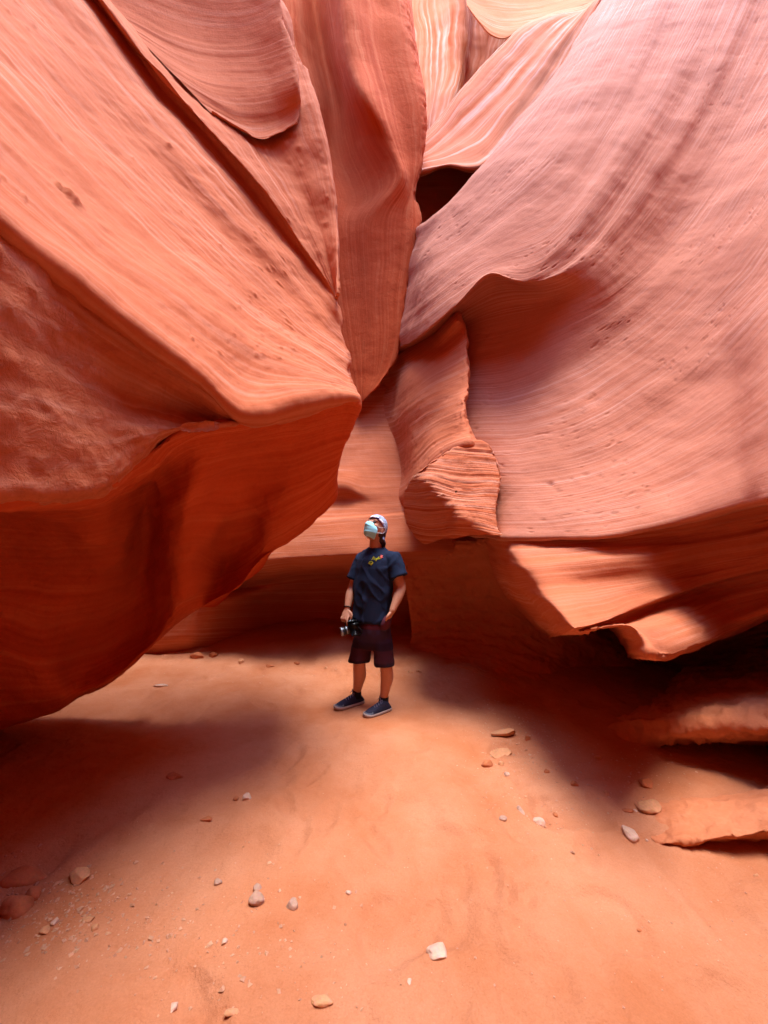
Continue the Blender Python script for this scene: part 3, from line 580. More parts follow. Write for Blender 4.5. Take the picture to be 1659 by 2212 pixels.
rim('canyon_wall_behind_blocker', [(-2.5, -3.6), (-1.4, -3.9), (-.3, -4.1), (.8, -4.0), (1.9, -3.8), (3.0, -3.4)], -.4, 10.5, (.2, 0, 0), M_shade_red, (4.0, 4.0, 3.8, 2.4, .8, 0))  # unseen; its forward overhang is added to block sun from the near-left floor

# ------------------------------------------------------------------ sand floor
M_sand, N_, L_, B_ = new_mat('sand')
tc_ = N_.new('ShaderNodeTexCoord')
a_ = noise_node(N_, L_, tc_.outputs['Object'], 1.3, 6, .6)
r_ = ramp(N_, [(0.35, (0.46, 0.155, 0.064)), (0.65, (0.56, 0.240, 0.125))])
L_.new(a_.outputs['Fac'], r_.inputs[0])
g_ = noise_node(N_, L_, tc_.outputs['Object'], 130, 6, .75)
gr2 = ramp(N_, [(0.3, (.7, .66, .62)), (.65, (1, 1, 1))])
L_.new(g_.outputs['Fac'], gr2.inputs[0])
c_ = mixrgb(N_, L_, .55, r_.outputs[0], gr2.outputs[0], 'MULTIPLY')
L_.new(c_, B_.inputs['Base Color'])
B_.inputs['Roughness'].default_value = .95
B_.inputs['Specular IOR Level'].default_value = .1
bb = N_.new('ShaderNodeBump'); bb.inputs['Strength'].default_value = .6; bb.inputs['Distance'].default_value = .008
L_.new(g_.outputs['Fac'], bb.inputs['Height'])
m2_ = noise_node(N_, L_, tc_.outputs['Object'], 16, 6, .6)
bb2 = N_.new('ShaderNodeBump'); bb2.inputs['Strength'].default_value = .6; bb2.inputs['Distance'].default_value = .03
L_.new(m2_.outputs['Fac'], bb2.inputs['Height']); L_.new(bb.outputs[0], bb2.inputs['Normal'])
L_.new(bb2.outputs[0], B_.inputs['Normal'])

rf = np.random.default_rng(11)
FOOT = [(rf.uniform(-.7, 1.2), rf.uniform(1.0, 3.2), rf.uniform(.9, 2.2)) for _ in range(26)] + [(rf.uniform(-2.2, .8), rf.uniform(3.6, 4.8), rf.uniform(0, 3)) for _ in range(14)]
def floor_z(x, y):
    x = np.asarray(x, float); y = np.asarray(y, float)
    p = n3(x, y, 0 * x)
    z = 0.035 * fbm(p * .9 + 3, 3) + 0.012 * fbm(p * 3.1 + 9, 4) + 0.004 * fbm(p * 11, 3)
    # footprints and scuffs along the trodden middle
    k = noise3(n3(x * 4.2, y * 3.1, 0 * x + 5))
    z = z - 0.022 * np.clip((k - .30) * 3, 0, 1) + 0.010 * np.clip((noise3(n3(x * 5.3 + 9, y * 4.1, 0 * x)) - .35) * 3, 0, 1)
    z = z + 0.005 * fbm(n3(x * 26, y * 26, 0 * x), 3)
    # low drift running from the man's feet to the lower right
    z = z + 0.05 * np.exp(-((x - (1.15 - .33 * y)) / .22) ** 2)
    for fx, fy, fa in FOOT:
        ca, sa = math.cos(fa), math.sin(fa)
        a = ((x - fx) * ca + (y - fy) * sa) / .14; b = (-(x - fx) * sa + (y - fy) * ca) / .052
        q = a * a + b * b
        z = z - 0.019 * np.exp(-q ** 2) + 0.009 * np.exp(-((q - 1.7) / .6) ** 2)
    # the sand banks up gently against the right wall and the back
    z = z + 0.06 * np.clip((x - 1.1) / .9, 0, 1) ** 2 + 0.05 * np.clip((y - 4.2) / .8, 0, 1.5) ** 2
    return (z - floor0) * (1 - np.exp(-(((x + .16) / .42) ** 2 + ((y - 3.53) / .32) ** 2)))
floor0 = 0.0
floor0 = float(floor_z(-.13, 3.42))
gx = np.arange(-5, 5.4, .022); gy = np.concatenate([np.arange(-4.6, .6, .08), np.arange(.6, 3.2, .014), np.arange(3.2, 8.0, .03)])
X, Y = np.meshgrid(gx, gy)
fl = grid_mesh('floor', np.stack([X, Y, floor_z(X, Y)], -1)[::-1], M_sand, np.stack([X, Y], -1))
fl['kind'] = 'structure'

for nm, lb in {'rock_overhang_face': 'bright streaked upper face of the great left overhang', 'rock_shell': 'scooped salmon rock shell at the upper left', 'rock_overhang_brow': 'rough orange brow under the ridge of the left overhang',
               'rock_overhang_underside': 'deep red underside of the left overhang above the sand', 'rock_fin': 'tapering rock fin hanging at the top middle', 'canyon_wall_back': 'layered canyon wall behind the person',
               'canyon_wall_right_bowl': 'great smooth concave sweep of the right canyon wall', 'canyon_wall_right_steps': 'stepped bands below the lip of the right wall', 'rock_spur': 'pale rock spur rising above the rounded knob',
               'rock_knob': 'rounded layered rock knob jutting out right of the person', 'canyon_wall_right_undercut': 'dark undercut and rough ledge at the foot of the right wall', 'rock_shelf': 'low sandy rock shelf at the right edge of the floor',
               'rock_tongue': 'striped orange rock tongue at the top right of the middle', 'canyon_wall_far': 'far glowing canyon wall at the top', 'rock_blade': 'bright curved rock blade at the top edge', 'floor': 'orange sand floor of the canyon'}.items():
    bpy.data.objects[nm]['label'] = lb

# ------------------------------------------------------------------ helpers for modelled objects
def plain(name, colr, rough=.7, spec=.3, bump=0, scale=200, var=.15, metal=0):
    m, N, L, B = new_mat(name)
    t = N.new('ShaderNodeTexCoord')
    n = noise_node(N, L, t.outputs['Object'], scale, 4, .6)
    r = ramp(N, [(.3, tuple(c * (1 - var) for c in colr)), (.7, tuple(min(1, c * (1 + var)) for c in colr))])
    L.new(n.outputs['Fac'], r.inputs[0])
    L.new(r.outputs[0], B.inputs['Base Color'])
    B.inputs['Roughness'].default_value = rough
    B.inputs['Specular IOR Level'].default_value = spec
    B.inputs['Metallic'].default_value = metal
    if bump:
        b = N.new('ShaderNodeBump'); b.inputs['Strength'].default_value = bump; b.inputs['Distance'].default_value = .004
        L.new(n.outputs['Fac'], b.inputs['Height']); L.new(b.outputs[0], B.inputs['Normal'])
    return m

def V3(*a): return Vector(a)
def W(u, v, d): return Vector(P(u, v, d))

def obj_from_bm(name, bm, mat, parent=None, smooth=True):
    me = bpy.data.meshes.new(name)
    bm.normal_update()
    bm.to_mesh(me); bm.free()
    if smooth:
        for p in me.polygons: p.use_smooth = True
    if mat: me.materials.append(mat)
    o = bpy.data.objects.new(name, me)
    col.objects.link(o)
    if parent is not None:
        o.parent = parent
        o.matrix_parent_inverse = parent.matrix_world.inverted()
    return o

def loft(bm, secs, n=20, cap=True):
    """secs: (centre, axis_a * ra, axis_b * rb [, squareness]) ellipses joined into a closed tube"""
    rings = []
    for s in secs:
        c, a, b = s[0], s[1], s[2]
        e = s[3] if len(s) > 3 else 1.0
        ring = []
        for k in range(n):
            t = 2 * math.pi * k / n
            ct, st = math.cos(t), math.sin(t)
            ring.append(bm.verts.new(c + a * math.copysign(abs(ct) ** e, ct) + b * math.copysign(abs(st) ** e, st)))
        rings.append(ring)
    for r0, r1 in zip(rings, rings[1:]):
        for k in range(n):
            bm.faces.new((r0[k], r0[(k + 1) % n], r1[(k + 1) % n], r1[k]))
    if cap:
        bm.faces.new(rings[0][::-1]); bm.faces.new(rings[-1])
    return rings

def frames(pts):
    """perpendicular axes along a polyline"""
    out = []
    up = None
    for i, p in enumerate(pts):
        t = (pts[min(i + 1, len(pts) - 1)] - pts[max(i - 1, 0)]).normalized()
        if up is None:
            up = t.orthogonal().normalized()
        a = (up - t * up.dot(t))
        a = a.normalized() if a.length > 1e-6 else t.orthogonal().normalized()
        b = t.cross(a).normalized()
        up = a
        out.append((a, b))
    return out

def tube(bm, pts, rads, n=14, sub=6, caps=True):
    C = np.array([[*p] for p in pts]); R = np.array(rads, float)[:, None]
    t = np.linspace(0, len(pts) - 1, (len(pts) - 1) * sub + 1)
    Q = [Vector(q) for q in catmull(C, t)]
    rr = catmull(R, t)[:, 0]
    fr = frames(Q)
    secs = [(q, a * r, b * r) for q, (a, b), r in zip(Q, fr, rr)]
    if caps:  # rounded ends
        t0 = (Q[0] - Q[1]).normalized(); t1 = (Q[-1] - Q[-2]).normalized()
        pre = [(Q[0] + t0 * rr[0] * math.sin(x), fr[0][0] * rr[0] * math.cos(x), fr[0][1] * rr[0] * math.cos(x)) for x in (1.35, .9, .45)]
        post = [(Q[-1] + t1 * rr[-1] * math.sin(x), fr[-1][0] * rr[-1] * math.cos(x), fr[-1][1] * rr[-1] * math.cos(x)) for x in (.45, .9, 1.35)]
        secs = pre + secs + post
    loft(bm, secs, n)

def ellipsoid(bm, c, ax, n=20, m=12):
    """ax: three scaled axis vectors"""
    secs = []
    for k in range(1, m):
        x = -math.pi / 2 + math.pi * k / m
        secs.append((c + ax[2] * math.sin(x), ax[0] * math.cos(x), ax[1] * math.cos(x)))
    loft(bm, secs, n)

def fuse(name, bm, mat, parent, voxel=.006, smooth=6):
    """remesh overlapping volumes into one continuous skin"""
    bmesh.ops.recalc_face_normals(bm, faces=bm.faces)
    o = obj_from_bm(name + '_tmp', bm, None)
    md = o.modifiers.new('r', 'REMESH'); md.mode = 'VOXEL'; md.voxel_size = voxel
    sm = o.modifiers.new('s', 'SMOOTH'); sm.factor = .5; sm.iterations = smooth
    dg = bpy.context.evaluated_depsgraph_get()
    me = bpy.data.meshes.new_from_object(o.evaluated_get(dg))
    tmp = o.data
    bpy.data.objects.remove(o); bpy.data.meshes.remove(tmp)
    me.name = name
    for p in me.polygons: p.use_smooth = True
    me.materials.clear(); me.materials.append(mat)
    o = bpy.data.objects.new(name, me)
    col.objects.link(o)
    if parent is not None:
        o.parent = parent
        o.matrix_parent_inverse = parent.matrix_world.inverted()
    return o

def displace(o, fn):
    me = o.data
    n = len(me.vertices)
    co = np.zeros(n * 3); me.vertices.foreach_get('co', co); co = co.reshape(-1, 3)
    no = np.zeros(n * 3); me.vertex_normals.foreach_get('vector', no); no = no.reshape(-1, 3)
    co = co + no * fn(co)[:, None]
    me.vertices.foreach_set('co', co.reshape(-1)); me.update()

def thing(name, label, cat, loc=(0, 0, 0), group=None):
    o = bpy.data.objects.new(name, None)
    col.objects.link(o)
    o.location = loc
    o.empty_display_size = .1
    o['label'] = label; o['category'] = cat
    if group: o['group'] = group
    bpy.context.view_layer.update()
    return o

# ------------------------------------------------------------------ the man
M_skin = plain('skin', (.48, .225, .135), .55, .35, .15, 90, .08)
M_navy = plain('navy_cotton', (.011, .019, .046), .9, .15, .25, 260, .25)
M_cap = plain('pale_cap_cloth', (.34, .42, .60), .85, .2, .3, 60, .6)
M_mask = plain('blue_mask_paper', (.32, .80, .98), .7, .3, .1, 300, .08)
M_white = plain('white_elastic', (.75, .75, .78), .7, .3)
M_hair = plain('dark_hair', (.030, .016, .012), .5, .4, .6, 160, .4)
M_black = plain('black_knit', (.012, .011, .014), .9, .15, .3, 300, .3)
M_shoe = plain('navy_shoe_mesh', (.016, .018, .042), .8, .25, .5, 380, .6)
M_toe = plain('grey_toe_cap', (.075, .08, .11), .6, .3)
M_sole = plain('grey_rubber_sole', (.34, .25, .22), .7, .25)
M_lace = plain('dark_lace', (.16, .14, .22), .8, .2)
M_dark = plain('camera_black', (.010, .011, .013), .35, .5, .15, 300, .2)
M_lensring = plain('camera_grey_metal', (.30, .36, .42), .3, .5, 0, 100, .05, .6)
M_glass, _n, _l, _b = new_mat('lens_glass')
_b.inputs['Base Color'].default_value = (.02, .06, .10, 1); _b.inputs['Roughness'].default_value = .05; _b.inputs['Specular IOR Level'].default_value = .9
M_eye = plain('dark_eye', (.05, .02, .02), .25, .5)
M_yellow = plain('yellow_print', (.42, .40, .03), .8, .1)
M_pink = plain('pink_print', (.75, .16, .13), .8, .1)
M_logo = plain('navy_embroidery', (.03, .03, .16), .8, .2)

# shorts: maroon waistband, purple upper, wine bands, dark hem
M_shorts, N_, L_, B_ = new_mat('plum_board_shorts')
t_ = N_.new('ShaderNodeTexCoord'); sx = N_.new('ShaderNodeSeparateXYZ'); L_.new(t_.outputs['Object'], sx.inputs[0])
mr = N_.new('ShaderNodeMapRange'); mr.inputs[1].default_value = .38; mr.inputs[2].default_value = .90; L_.new(sx.outputs[2], mr.inputs[0])
rp = ramp(N_, [(0, (.020, .010, .016)), (.13, (.022, .011, .018)), (.15, (.050, .013, .022)), (.34, (.055, .014, .024)), (.36, (.024, .010, .020)), (.46, (.026, .013, .030)), (.50, (.040, .022, .052)), (.70, (.042, .026, .058)), (.72, (.085, .020, .035)), (1, (.095, .024, .038))])
rp.color_ramp.interpolation = 'LINEAR'
L_.new(mr.outputs[0], rp.inputs[0])
nz = noise_node(N_, L_, t_.outputs['Object'], 180, 4, .6)
L_.new(mixrgb(N_, L_, .4, rp.outputs[0], nz.outputs['Color'], 'OVERLAY'), B_.inputs['Base Color'])
B_.inputs['Roughness'].default_value = .9; B_.inputs['Specular IOR Level'].default_value = .15

f_ = Vector((-.50, -.866, 0)); l_ = Vector((.866, -.50, 0)); u_ = Vector((0, 0, 1))
man = thing('person', 'standing person in navy t-shirt, plum shorts, pale cap and blue face mask, holding a camera', 'person', W(800, 1545, 3.44))

# head frame: turned to the left of the picture and tipped back
yaw, pit = math.radians(42), math.radians(36)
hh = Vector((-math.sin(yaw), -math.cos(yaw), 0))
hf = (hh * math.cos(pit) + u_ * math.sin(pit)).normalized()
hl = Vector((math.cos(yaw), -math.sin(yaw), 0))
hu = hf.cross(hl).normalized()
HC = W(812, 1143, 3.57)
def H(f, l, u): return HC + hf * f + hl * l + hu * u

neck = W(812, 1188, 3.60)
bm = bmesh.new()
ellipsoid(bm, H(-.005, 0, .020), (hf * .098, hl * .077, hu * .100))
ellipsoid(bm, H(.022, 0, -.045), (hf * .070, hl * .062, hu * .075))
ellipsoid(bm, H(.052, 0, -.088), (hf * .034, hl * .036, hu * .026))
tube(bm, [H(.092, 0, .025), H(.108, 0, .0), H(.112, 0, -.018)], [.010, .012, .015], 10, 4)
for s in (-1, 1):
    ellipsoid(bm, H(.070, s * .036, .036), (hf * .024, hl * .026, hu * .011), 12, 8)
    ellipsoid(bm, H(.058, s * .048, -.012), (hf * .026, hl * .020, hu * .022), 12, 8)
    ea = (hf * .018 - hl * s * .006)
    ellipsoid(bm, H(-.012, s * .080, -.006), (hf * .020, hl * .010, hu * .034), 12, 8)
tube(bm, [H(-.028, 0, -.03), neck + V3(-.004, 0, .045), neck + V3(0, .012, -.04)], [.056, .055, .064], 16, 5)
# trunk under the clothes
def spine(z):
    t = (z - .80) / .65
    return Vector((-.112 + .038 * t, 3.575 + .02 * t, z))
secs = []
for z, wd, dp in ((.66, .14, .100), (.76, .165, .11), (.90, .15, .10), (1.05, .155, .10), (1.20, .17, .105), (1.32, .165, .095), (1.38, .13, .075), (1.44, .06, .05)):
    secs.append((spine(z), l_ * wd, f_ * dp))
loft(bm, secs, 24)
# arms
shR, elR, wrR = W(781, 1216, 3.685), W(763, 1266, 3.67), W(750, 1315, 3.55)
shL, elL, wrL = W(850, 1216, 3.505), W(866, 1268, 3.47), W(848, 1318, 3.385)
tube(bm, [shR, (shR + elR) / 2 + V3(-.004, 0, 0), elR, (elR * .6 + wrR * .4) + V3(-.006, 0, 0), wrR], [.042, .048, .043, .043, .027], 16, 5)
tube(bm, [shL, (shL + elL) / 2 + V3(.004, 0, 0), elL, (elL * .6 + wrL * .4) + V3(.006, 0, 0), wrL], [.042, .048, .044, .044, .028], 16, 5)
# right hand: back of the hand up, fingers closed round the camera grip
hp = (W(745, 1336, 3.50) - wrR).normalized()
side = Vector((.80, -.55, -.10)).normalized()          # across the knuckles
side = (side - hp * side.dot(hp)).normalized()
outw = hp.cross(side).normalized()
if outw.x > 0: outw = -outw
secs = []
for t, wd, th in ((0, .026, .021), (.25, .034, .020), (.6, .042, .018), (1, .042, .016)):
    secs.append((wrR + hp * (.082 * t), side * wd, outw * th))
loft(bm, secs, 16)
KN = wrR + hp * .082
for k, (off, L1, drop) in enumerate(((-.032, .030, .0), (-.011, .034, .004), (.011, .036, .002), (.032, .040, .0))):
    b0 = KN + side * off - hp * .008
    if k < 3:
        pts = [b0, b0 + hp * (L1 * .7) + outw * .006, b0 + hp * (L1 * 1.2) - outw * .012, b0 + hp * (L1 * 1.1) - outw * .034]
    else:   # index finger lies along the grip
        pts = [b0, b0 + hp * .034 + outw * .004, b0 + hp * .060 - outw * .002, b0 + hp * .080 - outw * .010]
    tube(bm, pts, [.0105, .0100, .0092, .0080], 10, 4)
tb = wrR + hp * .030 + side * .030
tube(bm, [tb, tb + side * .022 + hp * .018 - outw * .006, tb + side * .026 + hp * .044 - outw * .014, tb + side * .020 + hp * .066 - outw * .022], [.015, .013, .0115, .0095], 10, 4)
# left hand slides into the pocket
hq = (Vector((-.010, 3.452, .735)) - wrL).normalized()
sl = (f_ * 1.0 + l_ * .1); sl = (sl - hq * sl.dot(hq)).normalized(); ol = hq.cross(sl).normalized()
secs = []
for t, wd, th in ((0, .028, .022), (.3, .037, .021), (.65, .043, .018), (1, .042, .016)):
    secs.append((wrL + hq * (.085 * t), sl * wd, ol * th))
loft(bm, secs, 16)
for off, L1 in ((-.032, .050), (-.011, .060), (.011, .062), (.032, .055)):
    b0 = wrL + hq * .078 + sl * off
    tube(bm, [b0, b0 + hq * L1 * .5 - l_ * .004, b0 + hq * L1 - l_ * .014], [.010, .0095, .008], 10, 4)
tb = wrL + hq * .025 + sl * .032
tube(bm, [tb, tb + sl * .022 + hq * .022, tb + sl * .024 + hq * .048, tb + sl * .016 + hq * .066], [.014, .0125, .0115, .0095], 10, 4)
# legs
hipR, knR, caR, anR = W(790, 1375, 3.60), W(777, 1428, 3.585), W(777, 1457, 3.62), W(771, 1495, 3.66)
hipL, knL, caL, anL = W(822, 1375, 3.52), W(833, 1434, 3.49), W(836, 1462, 3.52), W(829, 1508, 3.535)
tube(bm, [hipR, knR, caR, (caR + anR) / 2, anR, anR + V3(-.005, 0, -.06)], [.082, .057, .060, .048, .036, .036], 18, 5)
tube(bm, [hipL, knL, caL, (caL + anL) / 2, anL, anL + V3(-.005, 0, -.06)], [.082, .056, .059, .046, .036, .036], 18, 5)
body = fuse('body', bm, M_skin, man, .0045, 5)

# eyes
for s in (-1, 1):
    bm = bmesh.new()
    ellipsoid(bm, H(.0800, s * .033, .020), (hf * .013, hl * .017, hu * .010), 12, 8)
    obj_from_bm('eye', bm, M_eye, man)

# t-shirt
bm = bmesh.new()
secs = []
for z, wd, dp, lean in ((.795, .188, .142, .0), (.82, .190, .145, .004), (.90, .186, .140, .006), (1.02, .182, .134, .006), (1.16, .188, .132, .006), (1.28, .192, .128, .006), (1.355, .185, .115, .002), (1.405, .155, .095, -.004), (1.440, .105, .078, -.010), (1.462, .078, .070, -.014)):
    secs.append((spine(z) + f_ * lean, l_ * wd, f_ * dp))
loft(bm, secs, 32)
shR2, hmR = W(782, 1207, 3.68), W(766.5, 1251, 3.675)
shL2, hmL = W(848, 1207, 3.51), W(862.5, 1247, 3.465)
def sleeve(a, b, r0, r1):
    ins = spine(a.z) - a; ins.z = 0; ins.normalize()
    pts = [a + ins * .10 + u_ * .012, a + ins * .05 + u_ * .006, a, a + (b - a) * .35, a + (b - a) * .7, a + (b - a) * .94, b]
    fr = frames(pts)
    rr = [r0 * .5, r0 * .78, r0 * .92, r0 * 1.02, (r0 + r1) / 2, r1 * 1.03, r1]
    loft(bm, [(p, x * r, y * r) for p, (x, y), r in zip(pts, fr, rr)], 20)
sleeve(shR2, hmR, .074, .078)
sleeve(shL2, hmL, .076, .082)
shirt = fuse('t_shirt', bm, M_navy, man, .0065, 3)
def folds(co):
    # soft drapes: long vertical folds that deepen towards the hem, and creases at the arm pits
    rel = co - np.array([-.10, 3.58, 0])
    ang = np.arctan2(rel @ np.array(f_), rel @ np.array(l_))
    z = co[:, 2]
    k = np.clip((1.25 - z) / .45, 0, 1)
    a = np.sin(ang * 7 + 3.0 * noise3(n3(ang * 1.5, z * 3, 0 * z)) + z * 4) * .012 * k
    b = .016 * noise3(n3(rel[:, 0] * 9 + z * 4, rel[:, 1] * 9, z * 5.5 - rel[:, 0] * 6)) + .014 * (.5 - np.abs(noise3(n3(rel[:, 0] * 7 - z * 5, rel[:, 1] * 7, z * 8 + rel[:, 0] * 9)))) + .003 * noise3(co * 22)
    return np.maximum((a + b) * np.clip((z - .79) / .05, 0, 1), -.003)
displace(shirt, folds)

# shorts
bm = bmesh.new()
secs = []
for z, wd, dp in ((.545, .10, .095), (.60, .165, .118), (.68, .182, .130), (.77, .182, .130), (.82, .160, .112)):
    secs.append((spine(z), l_ * wd, f_ * dp))
loft(bm, secs, 28)
def shorts_leg(a, b, r0, r1):
    pts = [a + (b - a) * t for t in (-.15, .15, .45, .75, .96, 1.0)]
    rr = [r0, r0, (r0 * .6 + r1 * .4), r1, r1 * 1.02, r1 * 1.02]
    loft(bm, [(p, l_ * r, f_ * r * 1.08) for p, r in zip(pts, rr)], 24)
shorts_leg(W(789, 1358, 3.60), W(776, 1427, 3.60), .094, .094)
shorts_leg(W(821, 1358, 3.525), W(832.5, 1437, 3.505), .094, .088)
ellipsoid(bm, wrL + hq * .135 + Vector((0, .004, 0)), (hq * .080, sl * .066, ol * .046))
shorts = fuse('shorts', bm, M_shorts, man, .0065, 3)
displace(shorts, lambda co: .012 * noise3(n3(co[:, 0] * 9, co[:, 1] * 9, co[:, 2] * 5)) + .0035 * noise3(co * 24))

# cap worn backwards: dome with a straight front band, brim behind
bm = bmesh.new()
nu_, nv_ = 40, 12
rings = []
for j in range(nv_ + 1):
    ph = (j / nv_) * math.pi / 2
    ring = []
    for i in range(nu_):
        th = 2 * math.pi * i / nu_
        cf, cl_ = math.cos(th), math.sin(th)
        low = .064 * (.5 + .5 * cf) - .028 * (.5 - .5 * cf)      # lower edge, high on the brow, low at the nape
        z = low + (.128 - low) * math.sin(ph)
        r = math.cos(ph) ** .72
        ring.append(bm.verts.new(H(-.008 + .106 * cf * r, .0865 * cl_ * r, z)))
    rings.append(ring)
for r0, r1 in zip(rings, rings[1:]):
    for i in range(nu_):
        bm.faces.new((r0[i], r0[(i + 1) % nu_], r1[(i + 1) % nu_], r1[i]))
bmesh.ops.remove_doubles(bm, verts=bm.verts, dist=.0008)
cap = obj_from_bm('cap', bm, M_cap, man)
md = cap.modifiers.new('thick', 'SOLIDIFY'); md.thickness = .003; md.offset = 0
bm = bmesh.new()      # brim at the back, curved down
top = []
for k in range(13):
    a = math.radians(115 + 130 * k / 12)
    row = []
    for t in (0, .35, .7, 1):
        rr = 1 + t * .62 * (1 - abs((k - 6) / 6) ** 2.2)
        row.append(bm.verts.new(H(-.008 + .106 * math.cos(a) * rr, .0865 * math.sin(a) * (1 + .1 * t), -.022 - .03 * t - .02 * abs((k - 6) / 6) ** 2)))
    top.append(row)
for r0, r1 in zip(top, top[1:]):
    for k in range(3): bm.faces.new((r0[k], r0[k + 1], r1[k + 1], r1[k]))
brim = obj_from_bm('brim', bm, M_cap, cap)
brim.modifiers.new('thick', 'SOLIDIFY').thickness = .004
bm = bmesh.new()      # strap across the brow
for k in range(25):
    a = math.radians(-75 + 150 * k / 24)
    for z in (.056, .076):
        bm.verts.new(H(-.008 + .1085 * math.cos(a), .089 * math.sin(a), z + .004 - .035 * (1 - math.cos(a))))
bm.verts.ensure_lookup_table()
for k in range(24): bm.faces.new([bm.verts[i] for i in (2 * k, 2 * k + 2, 2 * k + 3, 2 * k + 1)])
band = obj_from_bm('band', bm, M_white, cap)
band.modifiers.new('thick', 'SOLIDIFY').thickness = .003
bm = bmesh.new()      # dark mark and seam on the band
def on_band(a, z, out=.0035):
    a = math.radians(a)
    return H(-.008 + (.1085 + out) * math.cos(a), (.089 + out) * math.sin(a), z + .004 - .035 * (1 - math.cos(a)))
tube(bm, [on_band(26, .059), on_band(34, .061), on_band(40, .067)], [.005, .007, .004], 8, 3)
tube(bm, [on_band(40, .069), on_band(43, .079), on_band(45, .087)], [.0025, .002, .0015], 6, 3)
obj_from_bm('emblem', bm, M_logo, cap)
bm = bmesh.new()
tube(bm, [on_band(-70, .046), on_band(-35, .054), on_band(0, .054), on_band(30, .054), on_band(55, .053), on_band(80, .044), H(-.03, .088, .006)], [.0022] * 7, 6, 4)
obj_from_bm('piping', bm, plain('plum_piping', (.12, .01, .09), .7, .2), cap)

# hair gathered at the nape
bm = bmesh.new()
tube(bm, [H(-.070, .030, -.020), H(-.085, .030, -.060), neck + V3(.062, .03, .055), neck + V3(.064, .03, .0), neck + V3(.060, .04, -.045)], [.040, .034, .026, .020, .010], 12, 5)
ellipsoid(bm, H(-.035, 0, -.02), (hf * .070, hl * .078, hu * .055))
hair = fuse('hair', bm, M_hair, man, .005, 2)

# face mask: pleated sheet from the nose bridge to under the chin
bm = bmesh.new()
rows_ = []
NM, KM = 29, 23
for j in range(NM):
    t = j / (NM - 1)                       # 0 at the bridge, 1 below the chin
    z = .010 - .130 * t
    row = []
    for i in range(KM):
        s = -1 + 2 * i / (KM - 1)
        half = .040 + .036 * min(1, t * 2.2) - .034 * max(0, t - .68) / .32
        fx = .099 + .024 * math.exp(-((t - .30) / .25) ** 2) - .004 * t - .034 * max(0, t - .72) / .28
        nose = .012 * math.exp(-(s / .28) ** 2) * math.exp(-((t - .2) / .25) ** 2)
        pleat = .005 * abs(math.sin(t * math.pi * 4.5)) * (1 - abs(s)) ** .5
        f = fx - .062 * abs(s) ** 1.7 + nose + pleat
        row.append(bm.verts.new(H(f, s * half * (1.0 + .08 * math.sin(t * 3)), z - .004 * math.cos(s * 3))))
    rows_.append(row)
for r0, r1 in zip(rows_, rows_[1:]):
    for i in range(KM - 1): bm.faces.new((r0[i], r0[i + 1], r1[i + 1], r1[i]))
mask = obj_from_bm('face_mask', bm, M_mask, man)
mask.modifiers.new('thick', 'SOLIDIFY').thickness = .002
for s in (-1, 1):
    bm = bmesh.new()
    tube(bm, [H(.050, s * .066, -.010), H(.020, s * .080, .000), H(-.010, s * .090, .022), H(-.032, s * .088, .002), H(-.024, s * .086, -.030), H(.010, s * .078, -.050), H(.040, s * .064, -.072)], [.0022] * 7, 6, 4)
    obj_from_bm('ear_loop', bm, M_white, mask)

# bracelet
bm = bmesh.new()
wd_ = (wrR - elR).normalized(); a_ = wd_.orthogonal().normalized(); b_2 = wd_.cross(a_)
c0 = wrR - wd_ * .012
pts = [c0 + (a_ * math.cos(t) + b_2 * math.sin(t)) * .0315 for t in np.linspace(0, 2 * math.pi, 17)]
tube(bm, pts, [.005] * 17, 8, 2, False)
obj_from_bm('bracelet', bm, M_black, man)

